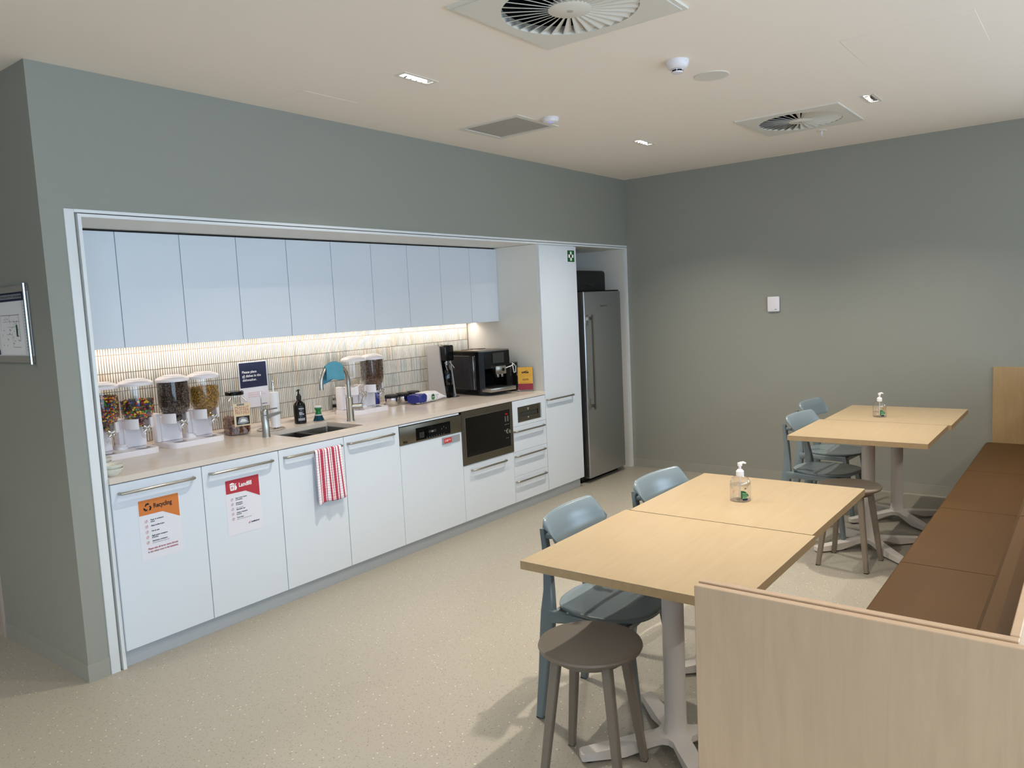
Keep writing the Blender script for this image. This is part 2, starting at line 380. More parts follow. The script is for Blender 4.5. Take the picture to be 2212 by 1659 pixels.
for a, c, d, e in wl+wr:
    t = bpy.data.objects.new('window_%d' % k, None); COL.objects.link(t); t['kind'] = 'structure'; t.location = (X0-0.08 if a > -6.5 else XR+0.08, (a+c)/2, d); k += 1
    b = B(); w2 = (c-a)/2; hh = e-d
    for q in ((-w2, -w2+.05, 0, hh), (w2-.05, w2, 0, hh), (-w2, w2, 0, .05), (-w2, w2, hh-.05, hh), (-.02, .02, 0, hh)): b.box(-.03, .03, q[0], q[1], q[2], q[3])
    b.build('window_frame', 'alu', t); b = B(); b.box(-.004, .004, -w2+.05, w2-.05, .05, hh-.05); b.build('pane', 'glasswin', t)
# skirtings (coved vinyl)
b = B(); b.box(-0.004, 0.094, -0.004, 0.0, 0, 0.082); struct(b.build('baseboard_kitchen', 'skirt', smooth=0))
b = B(); b.box(-0.004, 0.0, 0.0, 0.955, 0, 0.082); struct(b.build('baseboard_left', 'skirt', smooth=0))
b = B(); b.box(XR-0.004, XR, Y0, -0.002, 0, 0.082); struct(b.build('baseboard_right', 'skirt', smooth=0))
# door at the far left
t = bpy.data.objects.new('door_1', None); COL.objects.link(t); t['kind'] = 'structure'; t.location = (0, 0.96, 0)
b = B(); b.box(-0.012, 0, 0, 0.045, 0, 2.15); b.box(-0.012, 0, 0.95, 0.995, 0, 2.15); b.box(-0.012, 0, 0, 0.995, 2.105, 2.15); b.box(-.012, 0, .045, .95, 0, .06); b.build('door_frame', 'doorf', t)
b = B(); b.box(-0.008, 0, 0.045, 0.95, 0.06, 2.105); b.build('door_panel', 'doorw', t)
b = B(); b.tube([(-.01, .12, 1.0), (-.06, .12, 1.0), (-.06, .24, 1.0)], .009); b.build('door_handle', 'steel', t)

# niche: lining trims, soffit, back wall, right side
b = B(); b.box(0.097, 0.139, -0.006, 0.03, 0, 2.150, 0.002); b.box(0.097, 0.139, -0.006, 0.03, 0, 0.001)
b.box(0.139, XR, -0.006, 0.03, 2.136, 2.150); struct(b.build('trim_1', 'trim'))
b = B(); b.box(0.139, 0.151, 0.012, 0.03, 0, 2.136); b.box(0.151, XR-0.004, 0.012, 0.03, 2.131, 2.137); struct(b.build('trim_2', 'groove'))
b = B(); b.box(0.151, 0.166, -0.010, YN, 0, 2.131); b.box(0.166, 5.150, -0.010, 0.012, 2.117, 2.131)
b.box(5.135, 5.172, -0.008, 0.012, 0, 2.131); struct(b.build('trim_3', 'trim'))
b = B(); b.box(0.09, XR+0.02, YN, YN+0.1, 0, 2.25); struct(b.build('wall_niche_back', 'soffit', smooth=0))
b = B(); b.box(0.166, 5.135, 0.012, YN, 2.119, 2.16); struct(b.build('ceiling_niche', 'soffit', smooth=0))
b = B(); b.box(5.135, XR+0.02, 0.012, YN, 0, 2.25); struct(b.build('wall_niche_right', 'soffit', smooth=0))

# splashback: finger tiles
zs = [0.942, 1.045, 1.147, 1.251, 1.356, 1.459, 1.506]
t = bpy.data.objects.new('wall_splashback', None); COL.objects.link(t); t['kind'] = 'structure'; t.location = (0.166, YN, 0.94)
b = B(); b.box(0, 3.52, -0.004, 0, 0, 0.57); b.build('grout_bed', 'grout', t, smooth=0)
PAL = [S(224, 222, 214)]*12+[S(216, 215, 206)]*7+[S(224, 215, 200)]*3+[S(205, 208, 201)]*5+[S(192, 198, 193)]*2+[S(214, 200, 178)]+[S(182, 190, 186)]
b = B(); p = 0.01455; n = int(3.515/p)
for r_ in range(6):
    z0, z1 = zs[r_]-0.94+0.0022, zs[r_+1]-0.94-0.0022; hue = random.choice(PAL)
    for i in range(n):
        if random.random() < 0.78: hue = random.choice(PAL)
        j = random.uniform(0.94, 1.04); c = (hue[0]*j, hue[1]*j, hue[2]*j, 1)
        x = 0.002+i*p; w_ = p*0.66; P = [(x, -0.004), (x+w_*0.16, -0.0078), (x+w_*0.5, -0.0092), (x+w_*0.84, -0.0078), (x+w_, -0.004)]
        vs = [(u, v, z0) for u, v in P]+[(u, v, z1) for u, v in P]
        b.add(vs, [(q, q+1, q+6, q+5) for q in range(4)]+[(4, 3, 2, 1, 0), (5, 6, 7, 8, 9)], 0, c)
o = b.build('finger_tile', 'tile', t, smooth=50); o['kind'] = 'stuff'

# ================================================================== KITCHEN JOINERY
def handle(parent, x0, x1, z, y=-0.047, r=0.0070, yd=-0.021, vertical=False):
    b = B(); q = 0.016
    arc = [(x0, yd, z), (x0, y+q, z), (x0+q*0.3, y+q*0.3, z), (x0+q, y, z), (x1-q, y, z), (x1-q*0.3, y+q*0.3, z), (x1, y+q, z), (x1, yd, z)]
    b.tube(arc, r, 12, upv=(0, 0, 1)); return b.build('handle', 'steel', parent)
ZB, ZT = 0.085, 0.8885
def base_cab(name, label, x0, x1, hx=None, parts='door', z0=ZB, z1=ZT, hz=0.842):
    t = thing(name, label, 'cabinet', (x0, 0, 0)); w_ = x1-x0
    b = B(); b.box(0.001, 0.017, 0.0, 0.66, z0, z1); b.box(w_-0.017, w_-0.001, 0.0, 0.66, z0, z1); b.box(0.017, w_-.017, 0.0, 0.66, z0, z0+.016); b.box(0.017, w_-.017, 0.644, 0.66, z0+.016, z1); b.build('body', 'carcass', t, smooth=0)
    b = B(); b.box(0.0018, w_-0.0018, -0.021, -0.002, z0+0.001, z1-0.001, 0.0012, seg=1); d = b.build(parts, 'white', t)
    handle(d, hx[0]-x0, hx[1]-x0, hz); return t
base_cab('base_cabinet', 'white base cabinet at the left end carrying the orange recycling notice', 0.167, 0.624, (0.203, 0.577))
base_cab('base_cabinet', 'white base cabinet carrying the crimson landfill notice', 0.624, 1.088, (0.665, 1.041))
base_cab('base_cabinet', 'white base cabinet with a striped tea towel on its handle', 1.088, 1.5555, (1.124, 1.529))
base_cab('base_cabinet', 'white base cabinet just left of the dishwasher', 1.5555, 2.0187, (1.583, 1.962))
# dishwasher
t = thing('dishwasher', 'integrated dishwasher with steel control strip and white door', 'dishwasher', (2.0187, 0, 0)); W = 0.6133
b = B(); b.box(0.002, W-0.002, 0.0, 0.64, ZB, ZT); b.build('body', 'carcass', t, smooth=0)
b = B(); b.box(0.004, W-0.02, -0.021, -0.001, 0.8755, ZT-.001, 0.001, seg=1); b.build('filler_strip', 'white', t)
b = B(); b.box(0.0015, W-0.0015, -0.021, -0.001, ZB+0.001, 0.749, 0.0012, seg=1); b.build('door', 'white', t)
b = B(); b.box(0.001, W-0.001, -0.026, -0.001, 0.7515, 0.871, 0.002); cp = b.build('control_panel', 'dsteel', t)
b = B(); b.box(0.148, 0.492, -0.0268, -0.0255, 0.7605, 0.845, 0.0008, seg=1); b.build('display_window', 'blackg', cp)
pr = Print((0, -0.0272, 0), (1, 0, 0), (0, 0, 1), (0, -1, 0))
pr.rect(0.272, 0.795, 0.345, 0.812, 'screen'); pr.text('3:06', 0.298, 0.799, 0.011, 'wink', 2)
for i in range(4):
    for j in range(5): pr.rect(0.183+i*0.012, 0.775+j*0.008, 0.187+i*0.012, 0.7775+j*0.008, 'greyplate')
for i in range(8): pr.rect(0.25+i*0.024, 0.766, 0.255+i*0.024, 0.769, 'greyplate')
for i in range(3): pr.rect(0.40+i*0.022, 0.80+(i % 2)*0.012, 0.404+i*0.022, 0.805+(i % 2)*0.012, 'greyplate')
pr.text('Miele', 0.027, 0.764, 0.018, 'ink', 1, bold=0.02); pr.text('PROFESSIONAL', 0.027, 0.758, 0.006, 'ink', 1)
pr.build('panel_print', cp)
# dirty / clean magnet
t = thing('dirty_sign', 'small grey slider plate with a red DIRTY tile on the dishwasher door', 'sign', (2.423, -0.021, 0.690))
b = B(); b.box(0, 0.183, -0.006, 0, 0, 0.048, 0.001, seg=1); b.build('plate', 'greyplate', t)
b = B(); b.box(0.004, 0.092, -0.011, -0.006, 0.003, 0.045, 0.001, seg=1); s_ = b.build('slider', 'greyplate', t)
pr = Print((0, -0.0112, 0), (1, 0, 0), (0, 0, 1), (0, -1, 0)); pr.rect(0.010, 0.008, 0.087, 0.041, 'red'); pr.text('DIRTY', 0.016, 0.016, 0.024, 'wink', 2, width=0.064); pr.build('print', s_)
# microwave and its cabinet
base_cab('microwave_cabinet', 'white pull-out drawer cabinet below the built-in microwave', 2.632, 3.232, (2.72, 3.122), 'drawer', ZB, 0.4955, 0.4495)
t = thing('microwave', 'built-in black glass microwave with a wide stainless frame', 'microwave', (2.632, 0, 0.497))
b = B(); b.box(0.002, 0.598, 0.0, 0.5, 0.001, 0.391); b.build('body', 'carcass', t, smooth=0)
b = B(); zz = 0.391
for q in cells([(0.033, 0.559, 0.053, 0.345)], 0.0, 0.600, 0.0, zz): b.box(q[0], q[1], -0.026, 0, q[2], q[3])
b.build('frame', 'dsteel', t, smooth=0)
b = B(); b.prism(rrect(0.0335, 0.5585, 0.0535, 0.3445, 0.008), -0.032, -0.004, 'xz'); dr = b.build('door', 'blackg', t)
b = B()
for q in ((0.0325, 0.5595, 0.0525, 0.0545), (0.0325, 0.5595, 0.3435, 0.3455)): b.box(q[0], q[1], -0.0325, -0.026, q[2], q[3])
for q in ((0.0315, 0.0335), (0.5585, 0.5605)): b.box(q[0], q[1], -0.0325, -0.026, 0.0525, 0.3455)
b.build('door_rim', 'steel', dr)
b = B(); b.lathe([(0.0, 0), (0.019, 0), (0.019, 0.004), (0.0, 0.004)], (0.520, -0.036, 0.175), 24, axis='y'); b.lathe([(0, -0.020), (0.0135, -0.020), (0.0145, 0)], (0.520, -0.036, 0.175), 24, axis='y'); b.build('knob', 'chrome', t)
pr = Print((0, -0.0322, 0), (1, 0, 0), (0, 0, 1), (0, -1, 0)); pr.text('9:16', 0.500, 0.303, 0.016, 'redled', 1)
for j in range(6):
    pr.rect(0.493, 0.252+j*0.0075, 0.507, 0.254+j*0.0075, 'mesh'); pr.rect(0.522, 0.252+j*0.0075, 0.538, 0.254+j*0.0075, 'mesh')
for j in range(3): pr.rect(0.492+j*0.02, 0.226, 0.497+j*0.02, 0.231, 'mesh')
for j in range(2): pr.rect(0.505+j*0.02, 0.120, 0.510+j*0.02, 0.125, 'mesh')
pr.build('panel_print', dr)
# drawer cabinet with three drawers and a steel dispenser in the top bay
t = thing('drawer_cabinet', 'white cabinet with three drawers beside the built-in microwave', 'cabinet', (3.232, 0, 0)); W = 0.455
b = B(); b.box(0.001, W-0.001, 0.0, 0.66, ZB, 0.684); b.box(0.001, W-0.001, 0.03, .66, .684, ZT); b.build('body', 'carcass', t, smooth=0)
b = B(); 
for q in cells([(0.073, 0.397, 0.7085, 0.834)], 0.0012, W-0.0012, 0.6855, ZT-0.001): b.box(q[0], q[1], -0.021, -0.002, q[2], q[3])
b.build('front_panel', 'white', t, smooth=0)
for z0, z1, hz in ((0.485, 0.684, 0.647), (0.2895, 0.485, 0.451), (ZB, 0.2895, 0.249)):
    b = B(); b.box(0.0012, W-0.0012, -0.021, -0.002, z0+0.001, z1-0.001, 0.0012, seg=1); d = b.build('drawer', 'white', t); handle(d, 0.014, 0.414, hz)
t = thing('paper_towel_dispenser', 'small recessed brushed steel dispenser panel above the top drawer', 'dispenser', (3.305, 0, 0.7085))
b = B()
for q in cells([(0.028, 0.296, 0.018, 0.108)], 0.001, 0.323, 0.001, 0.1245): b.box(q[0], q[1], -0.010, 0.012, q[2], q[3])
b.build('frame', 'dsteel', t, smooth=0)
b = B(); b.box(0.028, 0.296, -0.006, 0.01, 0.078, 0.108); b.build('flap', 'dsteel', t, smooth=0)
b = B(); b.box(0.028, 0.290, -0.003, 0.01, 0.043, 0.0765); b.build('tray', 'screen', t, smooth=0)
b = B(); b.box(0.028, 0.296, -0.006, 0.01, 0.018, 0.042); b.build('lower_flap', 'dsteel', t, smooth=0)
pr = Print((0, -0.0062, 0), (1, 0, 0), (0, 0, 1), (0, -1, 0))
pr.poly([(0.145, 0.105), (0.175, 0.105), (0.160, 0.084)], 'mesh')
pr.poly([(0.150, 0.024), (0.170, 0.024), (0.160, 0.038)], 'mesh')
pr.build('arrow_print', t)
# tall cabinet
t = thing('tall_cabinet', 'tall white pantry cabinet beside the fridge with one long door', 'cabinet', (3.687, 0, 0)); W = 0.555
b = B(); b.box(0.0, W, 0.0, YN-0.002, ZB, 2.117); b.build('body', 'soffit', t, smooth=0)
b = B(); b.box(0.004, W, -0.021, -0.002, ZB+0.001, 2.110, 0.0012, seg=1); d = b.build('door', 'white', t); handle(d, 0.020, 0.412, 0.843)
b = B(); b.box(0.0, W-.02, 0.012, 0.03, 0, ZB); b.build('plinth', 'kick', t)
t = thing('first_aid_sign', 'small green sign with white cross near the top of the tall door', 'sign', (4.102, -0.0214, 1.975))
b = B(); b.box(0, 0.116, -0.0008, 0, 0, 0.106); b.build('plate', 'wink', t)
pr = Print((0, -0.001, 0), (1, 0, 0), (0, 0, 1), (0, -1, 0)); pr.rect(0.004, 0.004, 0.112, 0.102, 'green'); pr.rect(0.046, 0.014, 0.070, 0.092, 'wink', 2); pr.rect(0.018, 0.040, 0.098, 0.066, 'wink', 2); pr.build('print', t)
# kickboards
for a, c, nme in ((0.166, 2.0187, 'left'), (2.0187, 3.687, 'right')):
    b = B(); b.box(a, c-0.001, 0.012, 0.03, 0.0, ZB); b.box(a, c-0.001, 0.010, 0.012, 0.0, 0.045)
    tag(b.build('kickboard', 'kick', smooth=0), 'brushed grey kickboard under the %s half of the base cabinets' % nme, 'kickboard')
# upper cabinets
UY, UB, UT, U0, UW = 0.437, 1.5054, 2.1115, 0.160, 0.35273
desc = ['leftmost, cut by the white niche edge', 'second from the left, above the colourful sweets', 'third from the left, above the dark chocolate balls', 'fourth from the left, above the dishes notice', 'fifth from the left, above the black soap bottle', 'sixth from the left, above the curved tap', 'seventh from the left, above the brown flakes', 'eighth from the left, above the wipes packet', 'ninth from the left, above the silver soda maker', 'rightmost, touching the tall cabinet']
for i in range(10):
    x = U0+UW*i; x_ = max(x, 0.1665)
    t = thing('wall_cabinet', 'white handleless wall cabinet, '+desc[i], 'cabinet', (x_, 0, UB), group='wall cabinets over the worktop'); W = x+UW-x_
    b = B(); b.box(0.0005, W-0.0005, UY+0.002, YN-0.012, 0.012, UT-UB+.004); b.build('body', 'carcass', t, smooth=0)
    b = B(); b.box(0.0018, W-0.0018, UY-0.019, UY, 0.0, UT-UB-0.004, 0.0012, seg=1); b.build('door', 'white', t)
b = B(); b.box(0.168, 3.68, 0.685, 0.715, 1.499, 1.5075); t = tag(b.build('strip_light', 'led'), 'warm glowing strip light under the wall cabinets', 'lamp')

# worktop with sink cut-out
t = thing('worktop', 'pale stone worktop with raised ledge along the tiled wall', 'worktop', (0.166, 0, 0.892)); b = B(); L = 3.519
sink = (1.302-0.166, 1.800-0.166, 0.062, 0.430)
for q in cells([sink], 0, L, -0.024, 0.675): b.box(q[0], q[1], q[2], q[3], 0, 0.028)
b.build('slab', 'stone', t, smooth=0)
b = B(); b.box(0, L, 0.675, 0.765, 0, 0.045, 0.0015, seg=1); b.box(0, L, 0.765, YN, 0, 0.049); b.build('ledge', 'stone', t)
b = B(); b.box(0, L, 0.0, 0.02, -0.003, 0.0); b.build('shadow_rail', 'kick', t)
t = thing('sink', 'undermounted stainless steel sink bowl with rounded corners', 'sink', (1.551, 0.246, 0.892)); b = B()
a_, c_ = 0.252, 0.187
outer = rrect(-a_-.004, a_+.004, -c_-.004, c_+.004, 0.02); inner = rrect(-a_, a_, -c_, c_, 0.018); low = rrect(-a_+.006, a_-.006, -c_+.006, c_-.006, 0.018)
n = len(inner); vs = [(x, y, 0) for x, y in outer]+[(x, y, -.0005) for x, y in inner]+[(x, y, -0.17) for x, y in low]+[(x*0.93, y*0.93, -0.180) for x, y in low]
fs = [(i, (i+1) % n, n+(i+1) % n, n+i) for i in range(n)]+[(n+i, n+(i+1) % n, 2*n+(i+1) % n, 2*n+i) for i in range(n)]+[(2*n+i, 2*n+(i+1) % n, 3*n+(i+1) % n, 3*n+i) for i in range(n)]+[tuple(range(3*n, 4*n))]
b.add(vs, fs); b.build('bowl', 'steel', t)
b = B(); b.lathe([(0, .001), (.03, .001), (.043, .004), (.045, 0)], (0, .05, -.180), 24); b.build('drain', 'chrome', t)
b = B(); b.prism(rrect(-.23, -.17, -.055, -.03, .006), c_-.006, c_-.003, 'xz'); b.build('overflow_slot', 'black', t)

# ================================================================== FRIDGE
t = thing('fridge', 'tall single-door stainless steel fridge in the niche', 'fridge', (4.30, 0.0, 0))
b = B(); b.box(0.0, 0.688, 0.05, 0.70, 0.035, 1.712, 0.004); b.build('body', 'blackm', t)
b = B(); b.box(0.042, 0.692, -0.022, 0.045, 0.045, 1.722, 0.010, seg=3); dr = b.build('door', 'fsteel', t)
b = B(); b.box(0.046, 0.69, 0.045, 0.051, 0.05, 1.715); b.build('door_seal', 'black', t)
b = B(); b.prism(rrect(0.082, 0.097, 0.672, 1.520, 0.006), -0.083, -0.066, 'xz'); b.box(0.082, .097, -.07, -.02, .69, .72); b.box(0.082, .097, -.07, -.02, 1.47, 1.50); b.build('handle', 'steel', dr)
b = B(); b.box(0.055, 0.095, -0.028, -0.02, 0.672, 0.772, 0.003); b.build('handle_plate', 'steel', dr)
b = B(); b.box(0.055, 0.095, -0.028, -0.02, 1.420, 1.520, 0.003); b.build('handle_plate', 'steel', dr)
b = B(); b.box(.60, .68, -.01, .10, 1.722, 1.734, .003); b.build('hinge_cover', 'black', t)
b = B(); b.box(0.02, .67, .06, .65, 0.0, .036); b.build('plinth', 'black', t)
pr = Print((0, -0.0222, 0), (1, 0, 0), (0, 0, 1), (0, -1, 0)); pr.text('FISHER & PAYKEL', 0.315, 1.585, 0.017, 'blackm', 1, width=0.13); pr.build('badge', dr)
t = thing('storage_box', 'rounded black box sitting on top of the fridge', 'box', (4.33, 0.10, 1.7135)); b = B()
b.box(0.0, 0.615, 0.0, 0.42, 0.0, 0.205, 0.03, seg=4); b.build('body', 'blackm', t)
b = B(); b.box(.25, .37, -.004, .01, .06, .075, .003); b.build('pull_tab', 'black', t)

# ================================================================== NOTICES ON THE DOORS
def check(pr, u, v, m):
    pr.ring(u, v, 0.0062, 0.0072, m); pr.line(u-0.003, v, u-0.0005, v-0.003, 0.0014, 'redink'); pr.line(u-0.0005, v-0.003, u+0.006, v+0.0075, 0.0014, 'redink')
t = thing('recycling_notice', 'A4 recycling notice with orange header on the leftmost door', 'notice', (0.282, -0.0212, 0.487))
b = B(); b.box(0, 0.212, -0.0006, 0, 0, 0.302); b.build('sheet', 'paper', t)
pr = Print((0, -0.0008, 0), (1, 0, 0), (0, 0, 1), (0, -1, 0))
pr.poly([(0.005, 0.297), (0.005, 0.224), (0.121, 0.224), (0.206, 0.180), (0.206, 0.297)], 'orange')
for k in range(3):
    a = R(90+120*k); cx, cy = 0.048, 0.259
    def q(u, v): return (cx+u*math.cos(a)-v*math.sin(a), cy+u*math.sin(a)+v*math.cos(a))
    pr.poly([q(0.009, 0.013), q(0.020, 0.007), q(0.020, -0.005), q(0.012, -0.005), q(0.0115, 0.004), q(0.004, 0.007)], 'ink', 2)
    pr.poly([q(0.012, -0.0025), q(0.023, -0.0025), q(0.014, -0.012)], 'ink', 2)
pr.text('Recycling', 0.077, 0.251, 0.031, 'ink', 2, width=0.094, bold=0.03)
for j, (a, c) in enumerate((('Paper & cardboard', 'boxes'), ('Glass bottles & jars', ''), ('Tins & cans', ''), ('Rigid plastic containers', '& bottles'), ('Aluminium containers', '& foil (scrunched into a larger ball)'))):
    v = 0.192-0.0262*j; check(pr, 0.035, v, 'orink')
    pr.text(a, 0.057, v+0.001 if c else v-0.002, 0.0085, 'ink', 2, bold=0.035)
    if c: pr.text(c, 0.057, v-0.008, 0.0085 if j < 4 else 0.0060, 'ink', 2, bold=0.025 if j < 4 else 0)
pr.text('Please take all larger items directly', 0.033, 0.052, 0.0125, 'redink', 2, width=0.152, bold=0.02)
pr.text('to the refuse room in the basement.', 0.031, 0.037, 0.0125, 'redink', 2, width=0.154, bold=0.02)
pr.build('print', t)
t = thing('landfill_notice', 'A4 landfill notice with crimson header on the second door', 'notice', (0.744, -0.0212, 0.487))
b = B(); b.box(0, 0.212, -0.0006, 0, 0, 0.302); b.build('sheet', 'paper', t)
pr = Print((0, -0.0008, 0), (1, 0, 0), (0, 0, 1), (0, -1, 0))
pr.poly([(0.005, 0.297), (0.005, 0.226), (0.121, 0.224), (0.206, 0.180), (0.206, 0.297)], 'crimson')
pr.poly([(0.029, 0.271), (0.057, 0.271), (0.057, 0.276), (0.047, 0.281), (0.039, 0.281), (0.029, 0.276)], 'wink', 2)
pr.poly([(0.032, 0.240), (0.054, 0.240), (0.057, 0.268), (0.029, 0.268)], 'wink', 2)
for u in (0.036, 0.041, 0.046): pr.rect(u, 0.248, u+0.0025, 0.262, 'crimson', 3)
pr.poly([(0.060, 0.268), (0.068, 0.262), (0.071, 0.250), (0.066, 0.240), (0.056, 0.240)], 'wink', 2); pr.line(0.060, 0.268, 0.067, 0.274, 0.004, 'wink')
pr.text('Landfill', 0.082, 0.252, 0.031, 'wink', 2, width=0.078, bold=0.03)
for j, (a, c) in enumerate((('Paper towel, tissues', '& serviettes'), ('Soft plastics', '& wrappers'), ('Non-compostable', 'disposable cups'), ('Cutlery, chopsticks', '& straws'), ('Food waste', 'where a compost bin is not available'))):
    v = 0.192-0.0262*j; check(pr, 0.035, v, 'redink'); pr.text(a, 0.057, v+0.001, 0.0085 if j != 2 else 0.006, 'ink', 2, bold=0.025 if j != 2 else 0)
    pr.text(c, 0.057, v-0.008, 0.0085 if j < 4 else 0.0060, 'ink', 2, bold=0.025 if j < 4 else 0)
pr.text('intellischool', 0.140, 0.045, 0.0115, 'navy', 2, width=0.050, bold=0.04)
pr.poly([(0.122, 0.043), (0.127, 0.043), (0.134, 0.052), (0.130, 0.052)], 'redink', 2); pr.poly([(0.130, 0.048), (0.137, 0.043), (0.133, 0.043)], 'redink', 2); pr.ring(0.1335, 0.0545, 0, 0.0014, 'ink', 2, 8)
pr.build('print', t)
# dishes notice on the tiles
t = thing('dishwasher_notice', 'navy and white notice asking for dishes in the dishwasher', 'notice', (1.392, 0.7695, 1.046))
b = B(); b.box(0, 0.213, -0.0006, 0, 0, 0.302); b.build('sheet', 'paper', t)
pr = Print((0, -0.0008, 0), (1, 0, 0), (0, 0, 1), (0, -1, 0))
pr.rect(0.005, 0.133, 0.208, 0.296, 'navy')
for j, s_ in enumerate(('Please place', 'all dishes in the', 'dishwasher.')): pr.text(s_, 0.024, 0.228-0.026*j, 0.0225, 'wink', 2, bold=0.02)
pr.line(0.024, 0.198, 0.045, 0.198, 0.0015, 'wink')
for j, (s_, w_) in enumerate((('All staff must ensure dishes go in the', .11), ('dishwasher and it is emptied every morning', .13), ('when the cycle has finished.', .095))): pr.text(s_, 0.055, 0.094-0.013*j, 0.0085, 'pink', 2, width=w_)
pr.text('intellischool', 0.150, 0.014, 0.0095, 'navy', 2, width=0.045, bold=0.03)
pr.build('print', t)

# ================================================================== TEA TOWEL on the handle
t = bpy.data.materials.new('striped_tea_towel'); t.use_nodes = True; nn = t.node_tree.nodes; ll = t.node_tree.links; p = nn['Principled BSDF']; p.inputs['Roughness'].default_value = 0.95
uv = nn.new('ShaderNodeUVMap'); uv.uv_map = 'cloth'; sp = nn.new('ShaderNodeSeparateXYZ'); ll.new(uv.outputs[0], sp.inputs[0])
cr = nn.new('ShaderNodeValToRGB'); cr.color_ramp.interpolation = 'CONSTANT'; el = cr.color_ramp.elements
stripes = [(.085, .125), (.165, .275), (.310, .340), (.420, .475), (.530, .560), (.605, .710), (.752, .782), (.855, .905)]
el[0].position = 0; el[0].color = S(232, 226, 232); el[1].position = 0.999; el[1].color = S(232, 226, 232)
for a, c in stripes:
    e = el.new(a); e.color = S(176, 60, 84); e = el.new(c); e.color = S(232, 226, 232)
ll.new(sp.outputs[0], cr.inputs[0])
wv = nn.new('ShaderNodeMath'); wv.operation = 'SINE'; ml = nn.new('ShaderNodeMath'); ml.operation = 'MULTIPLY'; ml.inputs[1].default_value = 420; ll.new(sp.outputs[1], ml.inputs[0]); ll.new(ml.outputs[0], wv.inputs[0])
mr = nn.new('ShaderNodeMapRange'); mr.inputs[1].default_value = -1; mr.inputs[2].default_value = 1; mr.inputs[3].default_value = .93; mr.inputs[4].default_value = 1.06; ll.new(wv.outputs[0], mr.inputs[0])
hs = nn.new('ShaderNodeHueSaturation'); ll.new(cr.outputs[0], hs.inputs['Color']); ll.new(mr.outputs[0], hs.inputs['Value']); ll.new(hs.outputs[0], p.inputs['Base Color'])
bp_ = nn.new('ShaderNodeBump'); bp_.inputs['Strength'].default_value = .3; bp_.inputs['Distance'].default_value = .002; ll.new(wv.outputs[0], bp_.inputs['Height']); ll.new(bp_.outputs[0], p.inputs['Normal'])
TOWEL = t
def towel():
    NU, NV = 40, 60; x0, x1 = 1.314, 1.505; zc, yc, rr = 0.842, -0.047, 0.0085
    Lf, Lb = 0.300, 0.285; arc = math.pi*rr; tot = Lf+arc+Lb; vs = []; uvs = []
    for i in range(NU+1):
        u = i/NU
        for j in range(NV+1):
            s_ = tot*j/NV; fold = 0.006*math.sin(u*15+0.6)+0.003*math.sin(u*31)
            if s_ < Lf:
                d = Lf-s_; z = zc-d; k = d/Lf; y = yc-rr-fold*k**1.2-0.006*k; x = x0+(x1-x0)*u+0.022*k*(u-0.25)
                z += 0.008*k*math.sin(u*6.3)-(0.014*(1-u)+0.002)*k
            elif s_ < Lf+arc:
                a = (s_-Lf)/rr; y = yc-rr*math.cos(a); z = zc+rr*math.sin(a); x = x0+(x1-x0)*u
            else:
                d = s_-Lf-arc; k = d/Lb; z = zc-d; y = min(yc+rr+0.004*k*math.sin(u*12), -0.0245); x = x0+(x1-x0)*u+0.012*k
                z -= 0.028*k*(1-u)
            vs.append((x, y, z)); uvs.append((u, s_))
    b = B(); b.add(vs, [(i*(NV+1)+j, (i+1)*(NV+1)+j, (i+1)*(NV+1)+j+1, i*(NV+1)+j+1) for i in range(NU) for j in range(NV)])
    o = b.build('tea_towel', TOWEL, smooth=180); me = o.data; lay = me.uv_layers.new(name='cloth')
    for l_ in me.loops: lay.data[l_.index].uv = uvs[l_.vertex_index]
    md = o.modifiers.new('thickness', 'SOLIDIFY'); md.thickness = 0.0022; md.offset = 0
    tag(o, 'red and white striped tea towel hanging over a cabinet handle', 'towel')
towel()

# ================================================================== COUNTER ITEMS
ZC = 0.9202
